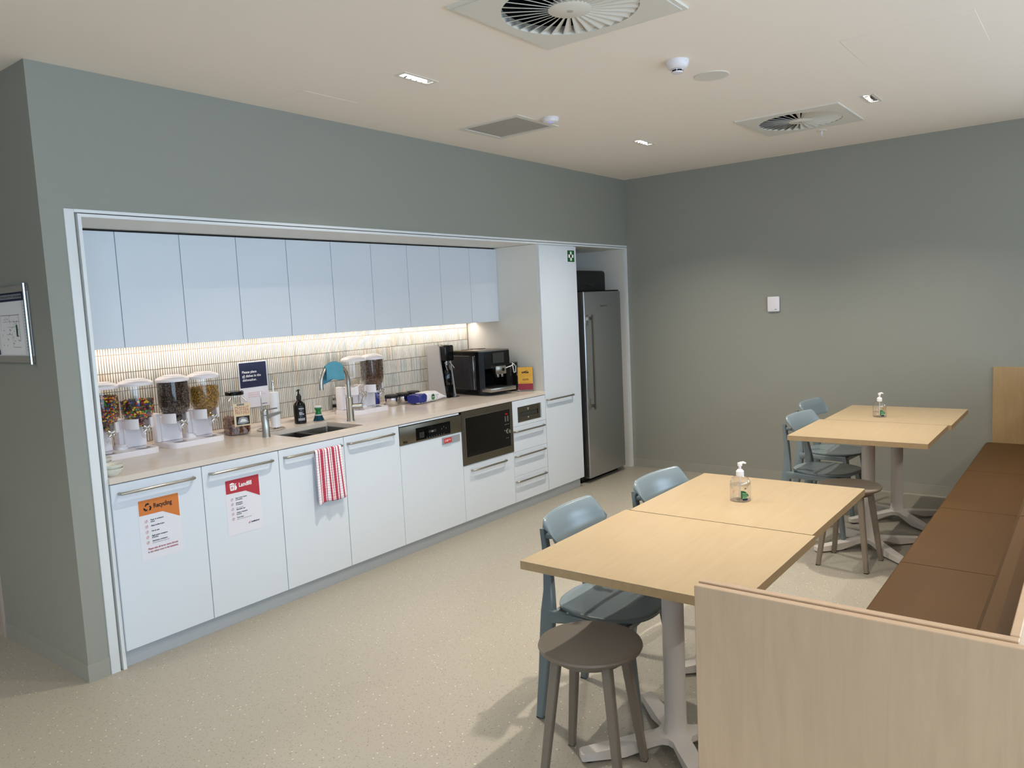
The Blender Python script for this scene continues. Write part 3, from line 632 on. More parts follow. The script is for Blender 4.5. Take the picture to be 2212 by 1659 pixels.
# --- double cereal dispensers
SW = [S(150, 28, 24), S(214, 92, 34), S(226, 184, 40), S(30, 118, 50), S(26, 62, 140), S(66, 34, 26), S(60, 30, 24)]
def can_r(z):   # inner radius of canister at height z above its bottom
    if z > 0.075: return 0.083
    k = max(0.0, z/0.075); return 0.030+0.053*math.sqrt(max(0, 1-(1-k)**2))
def contents(kind, top):
    b = B(); rnd = random.Random(kind*11+3)
    # dark core keeps the middle filled
    prof = [(0.001, 0.004)]+[(max(0.001, can_r(z)-0.012), z) for z in [0.006+(top-0.012)*i/8 for i in range(9)]]+[(0.001, top-0.004)]
    core = {1: S(60, 34, 26), 2: S(60, 34, 26), 3: S(36, 24, 20), 4: S(120, 86, 34), 5: S(74, 52, 38)}[kind]
    b.lathe(prof, (0, 0, 0), 20, col=core)
    if kind in (1, 2, 3):
        r = {1: 0.0052, 2: 0.0078, 3: 0.0076}[kind]; step = r*1.75; z = 0.008; row = 0
        while z < top:
            R0 = can_r(z)-r*0.9; n = max(6, int(2*math.pi*R0/(step))); 
            for i in range(n):
                a = 2*math.pi*(i+0.5*(row % 2)+rnd.uniform(-.25, .25))/n; rj = R0-rnd.uniform(0, r*0.5)
                fq = rnd.uniform(.85, 1.15); c = rnd.choice(SW) if kind < 3 else S(58*fq, 42*fq, 36*fq)
                rr = (r, r, r*0.62) if kind < 3 else (r, r, r)
                rot = Matrix.Rotation(rnd.uniform(0, 6), 3, 'X') @ Matrix.Rotation(rnd.uniform(0, 6), 3, 'Z')
                b.ell((rj*math.cos(a), rj*math.sin(a), z+rnd.uniform(-.2, .2)*r), rr, 8, 5, col=c, rot=rot)
            z += step*0.86; row += 1
        for i in range(int(0.75*(0.08/r)**2)):
            a = rnd.uniform(0, 6.283); q = 0.08*math.sqrt(rnd.random()); c = rnd.choice(SW) if kind < 3 else S(58, 42, 36)
            b.ell((q*math.cos(a), q*math.sin(a), top-0.002+rnd.uniform(0, .006)+0.008*(1-q/0.08)), (r, r, r*0.65), 8, 5, col=c, rot=Matrix.Rotation(rnd.uniform(0, 6), 3, 'X'))
    else:
        N = 1500 if kind == 4 else 1900
        for i in range(N):
            z = rnd.uniform(0.006, top); a = rnd.uniform(0, 6.283); R0 = can_r(z)-0.003-rnd.uniform(0, 0.012)
            if i % 4 == 0: R0 = (can_r(top)-0.004)*math.sqrt(rnd.random()); z = top+rnd.uniform(-.006, .008)
            if kind == 4: sz = (rnd.uniform(.010, .020), .0011, .0011); fq = rnd.uniform(.65, 1.15); c = S(196*fq, 150*fq, 70*fq)
            else: sz = (rnd.uniform(.003, .006), rnd.uniform(.003, .005), .0009); fq = rnd.uniform(.5, 1.2); c = S(128*fq, 92*fq, 66*fq)
            rot = Matrix.Rotation(a+math.pi/2+rnd.uniform(-.5, .5), 3, 'Z') @ Matrix.Rotation(rnd.uniform(-1.3, 1.3), 3, 'Y') @ Matrix.Rotation(rnd.uniform(0, 3), 3, 'X')
            co = Vector((R0*math.cos(a), R0*math.sin(a), z)); vs = [tuple(co + rot @ Vector((sx*sz[0]*.5, sy*sz[1], sz_*sz[2]))) for sx in (-1, 1) for sy in (-1, 1) for sz_ in (-1, 1)]
            # keep inside the canister wall
            lim = lambda p: (lambda d, q: (p[0]*q, p[1]*q, p[2]))(0, min(1, (can_r(max(0, p[2]))-0.0015)/max(1e-6, math.hypot(p[0], p[1]))))
            vs = [lim(p) for p in vs]
            b.add(vs, [(0, 1, 3, 2), (4, 6, 7, 5), (0, 4, 5, 1), (2, 3, 7, 6), (0, 2, 6, 4), (1, 5, 7, 3)], 0, c)
        if kind == 4:
            for i in range(10):
                a = rnd.uniform(0, 6.283); q = .05*rnd.random()
                b.box(q*math.cos(a)-.009, q*math.cos(a)+.009, q*math.sin(a)-.009, q*math.sin(a)+.009, top+.004, top+.007, col=S(214, 176, 96))
    return b
def dispenser(label, loc, kinds, gap=0.0945):
    t = thing('cereal_dispenser', label, 'dispenser', loc, group='double cereal dispensers'); hw = 0.170
    out = [(hw-0.0, 0.105), (-hw, 0.105)]+[(-hw+0.055-0.055*math.cos(R(a)), -0.052-0.055*math.sin(R(a))) for a in range(0, 91, 15)]+[(hw-0.055+0.055*math.sin(R(a)), -0.052-0.055*math.cos(R(a))) for a in range(0, 91, 15)]
    b = B(); b.prism(out, 0.0, 0.026); inn = [(x*0.975, y*0.965) for x, y in out]; b.prism(inn, 0.026, 0.030); b.build('base', 'plastic', t)
    for s_ in (-1, 1):
        cx = s_*gap; kind, top = kinds[0 if s_ < 0 else 1]
        b = B(); b.box(cx-0.062, cx+0.062, 0.028, 0.098, 0.030, 0.178, 0.008, seg=3); b.box(cx-0.085, cx-0.052, 0.040, 0.100, 0.030, 0.195, 0.006); b.build('column', 'plastic', t)
        b = B(); n = 28; r0, r1 = 0.066, 0.074   # ring open at the front for the chute
        a0, a1 = -90+26, 270-26; vs = []; fs = []
        for i in range(n+1):
            a = R(a0+(a1-a0)*i/n)
            for r_, z in ((r0, 0.140), (r1, 0.140), (r1, 0.196), (r0, 0.196)): vs.append((cx+r_*math.cos(a), -0.02+r_*math.sin(a), z))
        for i in range(n):
            for q in range(4): fs.append((i*4+q, i*4+(q+1) % 4, i*4+4+(q+1) % 4, i*4+4+q))
        fs += [(0, 1, 2, 3), (n*4+3, n*4+2, n*4+1, n*4)]; b.add(vs, fs); b.box(cx-.05, cx+.05, .04, .09, .15, .19, .004); b.build('ring', 'plastic', t)
        b = B(); prof = [(0.032, 0.0)]+[(can_r(z)+0.0015, z) for z in (0.004, 0.012, 0.024, 0.036, 0.05, 0.065, 0.08)]+[(0.085, 0.200)]
        b.lathe([(r_, z+0.178) for r_, z in prof], (cx, -0.02, 0), 36); vsl = b; 
        b.build('canister', 'clear', t)
        b = B(); b.lathe([(0.0, 0.374), (0.088, 0.374), (0.090, 0.380), (0.090, 0.388), (0.080, 0.397), (0.062, 0.404), (0.035, 0.407), (0.0, 0.408)], (cx, -0.02, 0), 36)
        b.lathe([(0.0, 0.409), (0.052, 0.404), (0.054, 0.4065), (0.045, 0.4105), (0, 0.412)], (cx, -0.024, 0), 28); b.build('lid', 'plastic', t)
        # chute and paddle housing, knob
        b = B(); b.tube([(cx, -0.028, 0.200), (cx, -0.060, 0.155)], [0.024, 0.019], 16); b.tube([(cx, -0.060, 0.158), (cx, -0.082, 0.148), (cx, -0.090, 0.110), (cx, -0.080, 0.095)], [0.020, 0.026, 0.024, 0.018], 14)
        b.build('chute', 'clear', t)
        b = B()
        for a in range(4):
            an = R(45+90*a); b.tube([(cx, -0.105, 0.142), (cx+0.013*math.cos(an), -0.108, 0.142+0.013*math.sin(an)), (cx+0.024*math.cos(an), -0.106, 0.142+0.024*math.sin(an))], [0.010, 0.0095, 0.007], 10)
        b.cyl((cx, -0.085, 0.142), (cx, -0.112, 0.142), 0.012, 0.010, 14); b.build('knob', 'chrome', t)
        b = B(); b.lathe([(0, 0.0305), (0.034, 0.0305), (0.036, 0.032), (0.034, 0.033), (0.0, 0.0325)], (cx, -0.045, 0), 24); b.build('drip_tray', 'chrome', t)
        if kind:
            c = contents(kind, top); c.xf = None
            cb = B(); cb.add([(x+cx, y-0.02, z+0.180) for x, y, z in c.v], c.f); cb.c = c.c
            colk = {1: S(40, 60, 120), 2: S(90, 50, 40), 3: S(50, 36, 30), 4: S(170, 128, 60), 5: S(100, 72, 52)}[kind]
            rn = random.Random(kind)
            for i in range(70): cb.ell((cx+rn.uniform(-.014, .014), -.026-rn.random()*.034, .150+rn.random()*.045), (.0065, .0065, .005), 7, 5, col=(rn.choice(SW) if kind < 3 else colk))
            o = cb.build('filling', 'cand', t); o['kind'] = 'stuff'
    b = B(); b.prism(rrect(-0.018, 0.042, 0.0, 0.075, .02), .03, .045); b.prism(rrect(-0.012, 0.036, 0.006, 0.069, .018), .045, .055); b.build('portion_lid', 'plastic', t)
    return t
dispenser('double cereal dispenser of coloured sweets, beside the stacked bowls', (0.510, 0.558, ZC), [(1, 0.150), (2, 0.108)])
dispenser('double cereal dispenser with dark chocolate balls and yellow sticks', (0.912, 0.558, ZC), [(3, 0.190), (4, 0.135)])
dispenser('double cereal dispenser with one empty canister and one of brown flakes', (2.245, 0.560, ZC), [(0, 0), (5, 0.188)], gap=0.083)
# --- bowls at the left end
bowl = thing('bowl', '', 'bowl', (0.212, 0.045, ZC), group='small bowls stacked at the left end of the worktop')
b = B(); b.lathe([(0.0, 0.004), (0.022, 0.004), (0.045, 0.026), (0.050, 0.036), (0.052, 0.036), (0.048, 0.024), (0.026, 0.0), (0, 0)], (0, 0, 0), 32); b.build('body', 'bowl', bowl)
bowl['label'] = 'pale ceramic bowl, lowest of the nearer stack at the left end'
dup(bowl, (0.213, 0.046, ZC+0.018), 0, 'pale ceramic bowl, upper one of the nearer stack at the left end')
dup(bowl, (0.219, 0.17, ZC), 0, 'pale ceramic bowl, lowest of the farther stack behind the niche edge')
dup(bowl, (0.218, 0.171, ZC+0.018), 0, 'pale ceramic bowl, middle of the farther stack behind the niche edge')
dup(bowl, (0.219, 0.17, ZC+0.036), 0, 'pale ceramic bowl, topmost of the farther stack behind the niche edge')
# --- pretzel jar
t = thing('pretzel_jar', 'large clear plastic jar half full of peanut butter pretzels', 'jar', (1.232, 0.585, ZC), R(-14))
def sq(r, hw): return rrect(-hw, hw, -hw, hw, r, 5)
def loft(b, rings, mi=0, cap=True):
    n = len(rings[0][0]); vs = []; fs = []
    for pts, z in rings: vs += [(x, y, z) for x, y in pts]
    for k in range(len(rings)-1): fs += [(k*n+i, k*n+(i+1) % n, (k+1)*n+(i+1) % n, (k+1)*n+i) for i in range(n)]
    if cap: fs += [tuple(range(n))[::-1], tuple((len(rings)-1)*n+i for i in range(n))]
    b.add(vs, fs, mi)
b = B(); loft(b, [(sq(.02, .060), 0), (sq(.025, .068), .008), (sq(.028, .068), .095), (sq(.028, .064), .10), (sq(.028, .064), .15), (sq(.028, .068), .158), (sq(.03, .068), .185), (sq(.04, .060), .215), (sq(.049, .050), .232), (sq(.049, .050), .246)], cap=False); b.build('body', 'jar', t)
b = B(); b.lathe([(0, .244), (.0545, .244), (.0555, .247), (.0555, .262), (.052, .266), (0, .266)], (0, 0, 0), 36); b.build('lid', 'black', t)
b = B(); rn = random.Random(5); b.prism(sq(.03, .055), .004, .088, 'xy', 0, S(82, 50, 36))
for i in range(330):
    f_ = rn.random(); hgt = .098+.012*rn.random()
    if f_ < .75:
        s_ = rn.choice((0, 1, 2, 3)); u = rn.uniform(-.057, .057); v = .0575; x, y = ((u, -v), (u, v), (-v, u), (v, u))[s_]; z = rn.uniform(.008, hgt)
    else: x, y, z = rn.uniform(-.055, .055), rn.uniform(-.055, .055), hgt-.012+rn.random()*.014
    fq = rn.uniform(.6, 1.15); c = S(134*fq, 82*fq, 54*fq)
    b.ell((x, y, z), (.0105, .0075, .0075), 8, 5, col=c, rot=Matrix.Rotation(rn.uniform(0, 6), 3, 'Z') @ Matrix.Rotation(rn.uniform(-.7, .7), 3, 'Y'))
o = b.build('filling', 'cand', t); o['kind'] = 'stuff'
b = B(); b.box(-.036, .066, -.0695, -.0685, .055, .195); lb = b.build('label_card', 'cream', t)
pr = Print((0, -0.0697, 0), (1, 0, 0), (0, 0, 1), (0, -1, 0))
pr.rect(-.014, .182, .030, .192, 'ink'); pr.text('KIRKLAND', -.012, .1845, .0075, 'wink', 2, width=.040)
for j, s_ in enumerate(('PEANUT', 'BUTTER', 'PRETZELS')): pr.text(s_, -.028, .163-.0165*j, .020, 'lredink', 1, width=.086)
pr.rect(-.024, .064, .058, .116, 'ink'); pr.poly([(-.018, .072), (-.006, .108), (.016, .112), (.042, .104), (.052, .074), (.020, .067)], 'greyplate', 2); pr.poly([(-.004, .080), (.008, .100), (.030, .098), (.040, .080)], 'wink', 3)
pr.text('NET WT 55 OZ', -.026, .0575, .005, 'ink', 1); pr.build('label_print', lb)
# --- paper towel holder
t = thing('paper_towel_holder', 'chrome wire stand holding a thin roll of white paper towel', 'holder', (1.432, 0.525, ZC))
b = B(); b.tube([(0.085*math.cos(R(a)), 0.085*math.sin(R(a)), 0.004) for a in range(0, 360, 12)], 0.0032, 8, closed=True); b.tube([(-.085, 0, .004), (0, 0, .004), (.085, 0, .004)], .003, 8)
b.tube([(0.04, 0.0, .004), (0.04, 0, .300)], .0042, 10); b.ell((.04, 0, .300), (.007, .007, .010)); b.build('stand', 'chrome', t)
b = B(); b.tube([(-.018, .055, .004), (-.018, .055, .245)], .0035, 10); b.build('tension_rod', 'chrome', t)
b = B(); b.lathe([(.012, .012), (.030, .012), (.030, .235), (.012, .235)], (.04, 0, 0), 28); b.build('roll', 'wink', t)
# --- small blade-lever tap
t = thing('filter_tap', 'short brushed steel tap with flat lever left of the sink', 'tap', (1.238, 0.295, ZC)); b = B()
b.lathe([(0, 0), (.0245, 0), (.0245, .003), (.0225, .006), (.0215, .115), (.0215, .130), (0, .130)], (0, 0, 0), 28)
b.add([(.0, -.016, .100), (.0, .016, .100), (.0, .016, .132), (.0, -.016, .132), (.040, -.014, .116), (.040, .014, .116), (.112, .010, .128), (.112, -.010, .128), (.112, .010, .142), (.112, -.010, .142)],
      [(0, 1, 5, 4), (4, 5, 6, 7), (7, 6, 8, 9), (3, 9, 8, 2), (0, 4, 7, 9, 3), (1, 2, 8, 6, 5)]); b.build('body', 'steel', t)
b = B(); b.lathe([(0, .134), (.0225, .134), (.0225, .158), (0.018, .164), (0, .164)], (0, 0, 0), 28); b.prism([(0, -.018), (.040, -.014), (.085, -.009), (.085, .009), (.040, .014), (0, .018)], .160, .167); b.build('lever', 'steel', t)
# --- sink mixer, gooseneck
t = thing('sink_mixer', 'tall brushed steel gooseneck tap right of the sink', 'tap', (1.895, 0.300, ZC)); b = B()
b.lathe([(0, 0), (.027, 0), (.027, .003), (.0235, .008), (.0235, .155), (.020, .160), (0, .160)], (0, 0, 0), 28)
ra = 0.118; P = [(0, 0, .15), (0, 0, .21), (0, 0, .262)]+[(-ra+ra*math.cos(R(a)), 0.0, .270+ra*math.sin(R(a))) for a in range(0, 181, 12)]+[(-2*ra, 0, .25), (-2*ra-.002, 0, .235)]
dirv = Vector((math.cos(R(4)), math.sin(R(4)), 0))
b.tube([(q[0]*dirv.x, q[0]*dirv.y, q[2]) for q in P], 0.0125, 16); b.lathe([(.0125, .233), (.0145, .233), (.0145, .246), (.0125, .246)], (-2*ra*dirv.x, -2*ra*dirv.y, 0), 16); b.build('spout', 'steel', t)
b = B(); b.cyl((0, 0, .095), (.062, -.052, .095), .0185, .0185, 24); b.cyl((.060, -.050, .095), (.064, -.054, .095), .0205, .0205, 24); b.cyl((.056, -.046, .110), (.088, -.040, .158), .0042, .0042, 10); b.build('lever', 'steel', t)
# --- blue cloth over the spout
def cloth():
    NU, NV = 22, 46; cx, cy = 1.895, 0.30; Lf, Lb, rr = 0.098, 0.118, 0.017; arc = math.pi*rr; tot = Lf+arc+Lb; vs = []
    for i in range(NU+1):
        u = i/NU; an = R(58+74*u); sx = -ra+ra*math.cos(an); sz = .270+ra*math.sin(an); sx2 = -ra+ra*0.86*math.cos(an)
        zc = ZC+sz
        for j in range(NV+1):
            s_ = tot*j/NV
            if s_ < Lf:
                k = (Lf-s_)/Lf; y = -rr-.010*k+.009*k*math.sin(u*9+.5); z = zc*(1-k)+(ZC+.288+.016*max(0, u-.75)-.006*math.sin(u*7))*k; x = sx+(.010-.02*u)*k
            elif s_ < Lf+arc: a = (s_-Lf)/rr; y = -rr*math.cos(a); z = zc+rr*math.sin(a); x = sx
            else: k = (s_-Lf-arc)/Lb; y = rr+.012*k+.006*k*math.sin(u*8); z = zc*(1-k)+(ZC+.300-.045*u)*k; x = sx+(-.012)*k
            vs.append((cx+x*dirv.x, cy+y+x*dirv.y, z))
    b = B(); b.add(vs, [(i*(NV+1)+j, (i+1)*(NV+1)+j, (i+1)*(NV+1)+j+1, i*(NV+1)+j+1) for i in range(NU) for j in range(NV)])
    o = b.build('dish_cloth', 'bluecloth', smooth=180); md = o.modifiers.new('thickness', 'SOLIDIFY'); md.thickness = 0.0035; md.offset = 0
    tag(o, 'blue microfibre cloth draped over the curved tap', 'cloth')
cloth()
# --- soap bottle
t = thing('soap_bottle', 'black pump bottle of hand wash behind the sink', 'bottle', (1.690, 0.562, ZC)); b = B()
b.lathe([(0, 0), (.036, 0), (.039, .004), (.039, .118), (.034, .132), (.017, .150), (.014, .153), (.014, .162), (0, .162)], (0, 0, 0), 32); b.build('body', 'black', t)
b = B(); b.lathe([(0, .160), (.0165, .160), (.0165, .184), (.010, .187), (.010, .196), (.0055, .197), (.0055, .216), (.009, .217), (.009, .226), (0, .227)], (0, 0, 0), 24); b.tube([(0, 0, .222), (-.014, -.006, .222), (-.024, -.011, .217)], [.0045, .004, .003], 10); b.build('pump', 'blackm', t)
ang = math.atan2(-3.656-.56, -1.463-1.69)
def wrap(pr_b, r, a_mid, cz=0):     # bend a flat print onto a cylinder of radius r
    for m_, bb in pr_b.by.items(): bb.v = [((r-v[1])*math.cos(a_mid+v[0]/r), (r-v[1])*math.sin(a_mid+v[0]/r), v[2]) for v in bb.v]
pr = Print((0, 0, 0), (1, 0, 0), (0, 0, 1), (0, -1, 0)); pr.text('thankyou.', -.012, .098, .0125, 'wink', 1, width=.036, bold=.02); pr.text('MILK', -.010, .070, .0105, 'wink', 1, bold=.02); pr.text('HAND WASH', -.010, .060, .0105, 'wink', 1, width=.034, bold=.02)
for i in range(8): pr.rect(-.018+.0058*i, .022, -.0122+.0058*i, .038, 'greyplate')
wrap(pr, .0392, ang+.12); pr.build('label_print', t)
# --- dish brush
t = thing('dish_brush', 'green and white palm dish brush with teal bristles', 'brush', (1.826, 0.545, ZC)); b = B()
b.lathe([(0, .034), (.022, .034), (.026, .038), (.024, .043), (0, .044)], (0, 0, 0), 28); b.lathe([(0, .088), (.023, .088), (.0245, .092), (.022, .098), (0, .100)], (0, 0, 0), 28); b.build('collar', 'wink', t)
b = B(); b.lathe([(0, .044), (.022, .044), (.018, .058), (.019, .070), (.0245, .082), (.023, .088), (0, .088)], (0, 0, 0), 28); b.build('grip', 'bgreen', t)
b = B(); rn = random.Random(3)
for i in range(130):
    a = rn.uniform(0, 6.283); q = math.sqrt(rn.random()); b.cyl((.022*q*math.cos(a), .022*q*math.sin(a), .036), (.037*q*math.cos(a), .037*q*math.sin(a), .0005), .0015, .0013, 5)
o = b.build('bristles', 'teal', t); o['kind'] = 'stuff'
# --- small jar behind the flakes dispenser
t = thing('spice_jar', 'small clear jar with a black band beneath the empty canister', 'jar', (2.115, 0.712, 0.9372)); b = B()
b.lathe([(0, 0), (.022, 0), (.024, .003), (.024, .070), (.018, .078), (.018, .082), (0, .082)], (0, 0, 0), 24); b.build('body', 'jar', t)
b = B(); b.lathe([(.0243, .028), (.0243, .050)], (0, 0, 0), 24); b.build('band', 'black', t); b = B(); b.lathe([(0, .080), (.021, .080), (.021, .094), (0, .095)], (0, 0, 0), 24); b.build('lid', 'dsteel', t)
t = thing('sauce_bottle', 'dark blue bottle half hidden behind the brown flakes dispenser', 'bottle', (2.508, 0.722, 0.9372)); b = B()
b.lathe([(0, 0), (.030, 0), (.032, .004), (.032, .120), (.016, .150), (.015, .170), (0, .170)], (0, 0, 0), 24); b.build('body', 'blue', t); b = B(); b.lathe([(.0325, .09), (.0325, .116)], (0, 0, 0), 24); b.build('label_band', 'wink', t)
b = B(); b.lathe([(0, .168), (.018, .168), (.018, .190), (0, .191)], (0, 0, 0), 20); b.build('cap', 'navy', t)
# --- row of black-lidded steel tins on the ledge
tin = thing('storage_tin', 'steel tin with black lid, nearest the flakes dispenser', 'tin', (2.575, 0.618, ZC), group='steel tins with black lids'); b = B()
b.lathe([(0, 0), (.046, 0), (.048, .003), (.048, .058), (0, .058)], (0, 0, 0), 32); b.build('body', 'chrome', tin)
b = B(); b.lathe([(0, .058), (.050, .058), (.051, .060), (.051, .078), (.046, .082), (.012, .083), (0, .083)], (0, 0, 0), 32); b.build('lid', 'blackm', tin)
dup(tin, (2.695, 0.621, ZC), 0, 'steel tin with black lid, middle of the row by the tiles')
dup(tin, (2.815, 0.623, ZC), 0, 'steel tin with black lid, behind the left end of the wipes')
# --- wipes
t = thing('wipes_packet', 'white and blue packet of cleaning wipes lying on the worktop', 'packet', (2.835, 0.500, ZC), R(8))
def wp(u, v):
    x = -.175+.35*u; a = 2*math.pi*v; taper = 1.0
    if u < .06: taper = .80+.20*(u/.06)
    if u > .72: taper = max(0.04, 1-(u-.72)/.28)
    hgt = .036*taper+.001; wd = .060*(1 if u < .75 else 1+.10*(u-.75)/.25)*(0.92 if u < .03 else 1)
    ca, sa = math.cos(a), math.sin(a); e = .55
    y = wd*math.copysign(abs(ca)**e, ca); z = .040+hgt*math.copysign(abs(sa)**e, sa)-(.018*max(0, (u-.72)/.28)); crk = .0018*math.sin(u*60+v*30)
    return (x, y+crk, max(0.0005, z+crk))
b = B(); nu, nv = 40, 32; b.grid(wp, nu, nv)
for k_, f in enumerate(b.f):
    if k_//nv < nu*0.26: b.m[k_] = 1 if not (nv*.62 < k_ % nv < nv*.70) else 0
b.add([wp(0, j/nv) for j in range(nv)], [tuple(range(nv))], 1); b.build('body', ['wink', 'blue'], t, smooth=50)
pr = Print((0, -0.0640, 0), (1, 0, 0), (0, 0.05, 1), (0, -1, 0)); pr.ring(.000, .040, 0, .023, 'dgreen', 1, 24); pr.poly([(-.018, .030), (.018, .030), (.010, .021), (-.010, .021)], 'lime', 2); pr.text('Dettol', -.017, .036, .013, 'wink', 3, bold=.02)
pr.text('DISINFECT', .034, .046, .009, 'navy', 1); pr.text('WIPES', .034, .032, .009, 'navy', 1); pr.build('label_print', t)
b = B(); b.prism(rrect(-.11, .06, -.035, .035, .02), .0755, .0790); b.build('flap', 'wink', t)
# --- soda maker
t = thing('soda_maker', 'silver and black sparkling water maker left of the coffee machine', 'appliance', (3.045, 0.488, ZC)); b = B()
b.prism([(.005, .004), (.180, .004), (.185, .06), (.185, .405), (.172, .424), (.060, .424), (.048, .408), (.045, .30), (.014, .05)], 0.0, .012, 'yz'); b.prism([(.005, .004), (.180, .004), (.185, .06), (.185, .405), (.172, .424), (.060, .424), (.048, .408), (.045, .30), (.014, .05)], .118, .130, 'yz')
b.box(.012, .118, .165, .185, .01, .41, .004); b.build('shell', 'silver', t)
b = B(); b.box(.012, .118, -.005, .175, .295, .422, .014, seg=4); b.box(.012, .118, .07, .165, .0, .40); b.box(.012, .118, .02, .14, .003, .10, .008); b.build('housing', 'black', t)
b = B(); b.box(-.004, .134, -.03, .19, 0, .006, .002); b.build('drip_base', 'chrome', t)
b = B(); b.tube([(.065, .035, .295), (.065, .035, .262)], .010, 12); b.tube([(.040, .03, .285), (.044, .02, .24), (.058, .012, .195), (.072, .012, .195), (.086, .02, .24), (.092, .03, .285)], .0035, 8); b.tube([(.085, .02, .285), (.105, -.01, .235)], .005, 8); b.build('nozzle', 'chrome', t)
b = B(); b.lathe([(0, .10), (.034, .10), (.036, .11), (.036, .20), (.018, .25), (.014, .262), (0, .262)], (.065, .038, 0), 24); b.build('bottle_cradle', 'blackg', t)
b = B(); b.box(.045, .09, .02, .07, .4222, .4245, .001); b.build('button', 'screen', t)
# --- coffee machine
t = thing('coffee_machine', 'black automatic coffee machine with silver drip tray front', 'appliance', (3.424, 0.452, ZC), R(-10))
b = B(); out = [(-.145, .21), (-.145, -.175), (-.118, -.212), (.145, -.222), (.145, .21)]
b.prism(out, .300, .352); b.prism([(-.145, .21), (-.145, -.175), (-.118, -.212), (-.112, -.06), (.135, -.06), (.145, -.10), (.145, .21)], .055, .300)
b.prism([(x*.93, y*.93) for x, y in out], 0.006, .055); b.build('body', 'black', t)
b = B(); b.prism([(x*.985, y*.985) for x, y in out], .352, .362); b.build('top_cover', 'dsteel', t)
b = B(); b.lathe([(0, .362), (.052, .362), (.055, .366), (0, .370)], (-.05, .08, 0), 28); b.box(.03, .11, .03, .15, .362, .367, .002); b.build('bean_lid', 'blackg', t)
b = B(); b.prism([(-.116, -.214), (.145, -.224), (.145, -.06), (-.112, -.06)], .215, .300); b.box(.105, .145, -.222, -.06, .055, .30); b.build('head', 'black', t)
b = B(); b.prism([(-.222, .255), (-.224, .338), (-.216, .338), (-.212, .255)], -.035, .085, 'yz'); b.build('screen', 'screen', t)
b = B(); b.box(-.028, .080, -.250, -.205, .165, .232, .004); b.box(-.010, .010, -.240, -.215, .140, .165, .003); b.box(.035, .055, -.240, -.215, .140, .165, .003); sp_ = b.build('spout', 'steel', t)
b = B(); b.lathe([(0, -.004), (.013, -.004), (.013, .002)], (.048, -.250, .20), 20, axis='y'); b.build('milk_port', 'blackg', sp_)
b = B(); b.box(-.125, .150, -.285, -.055, .030, .062, .004); b.build('drip_tray', 'steel', t)
b = B(); b.box(-.115, .14, -.275, -.065, .0622, .065); 
b.build('tray_grid', 'blackm', t)
b = B(); b.box(-.152, -.1455, -.135, .195, .045, .318, .002); 
for j in range(22): b.box(-.1545, -.152, .02, .185, .06+j*.0115, .0645+j*.0115)
b.build('water_tank', 'tank', t)
b = B(); b.box(-.1555, -.150, -.120, -.112, .05, .315, .001); b.box(-.1555, -.150, -.14, .195, .318, .322, .001); b.build('tank_trim', 'chrome', t)
b = B(); b.box(-.10, -.055, -.0625, -.0600, .085, .205); b.build('side_window', 'acryl', t)
# --- milk cooler with hose
t = thing('milk_cooler', 'small black milk cooler right of the coffee machine', 'appliance', (3.625, 0.340, ZC), R(-4)); b = B()
b.box(-.052, .052, -.105, .10, 0.004, .235, .006); b.build('body', 'black', t); b = B(); b.box(-.054, .054, -.107, .102, .235, .243, .003); b.build('lid', 'dsteel', t)
b = B(); b.box(-.046, -.043, -.109, -.105, .13, .215, .001); b.box(.030, .034, -.109, -.105, .13, .22, .001); b.build('front_strip', 'steel', t)
b = B(); b.lathe([(0, -.003), (.010, -.003), (.011, 0)], (.038, -.105, .135), 18, axis='y'); b.build('badge', 'chrome', t)
b = B(); b.tube([(3.475, .218, ZC+.205), (3.54, .20, ZC+.22), (3.60, .22, ZC+.232), (3.630, .225, ZC+.205), (3.618, .218, ZC+.160), (3.585, .21, ZC+.160), (3.575, .21, ZC+.200), (3.60, .235, ZC+.240)], .0042, 10)
tag(b.build('milk_hose', 'plastic'), 'thin white milk hose looping from the coffee machine to the cooler', 'hose')
# --- table card in an acrylic holder
t = thing('card_holder', 'clear acrylic stand holding a mustard and maroon card', 'sign', (3.632, 0.130, ZC), R(-62))
b = B(); b.box(-.068, .068, -.001, .001, .004, .205); b.box(-.068, .068, -.030, .030, 0, .003); b.build('stand', 'acryl', t)
b = B(); b.box(-.062, .062, -.0022, -.0012, .012, .200); cdp = b.build('card', 'yellow', t)
pr = Print((0, -.0023, 0), (1, 0, 0), (0, 0, 1), (0, -1, 0)); pr.rect(-.062, .012, .062, .064, 'maroon'); pr.text('SUPREME', -.030, .150, .018, 'ink', 1, width=.060, bold=.05); pr.line(-.02, .158, .02, .172, .004, 'ink', 1)
pr.line(-.05, .136, .05, .136, .0006, 'ink', 1); pr.line(-.045, .124, .045, .124, .0006, 'ink', 1); pr.text('SOUTH', -.024, .090, .022, 'ink', 1, width=.050, bold=.02); pr.line(-.048, .072, .048, .072, .0012, 'ink', 1); pr.build('card_print', cdp)

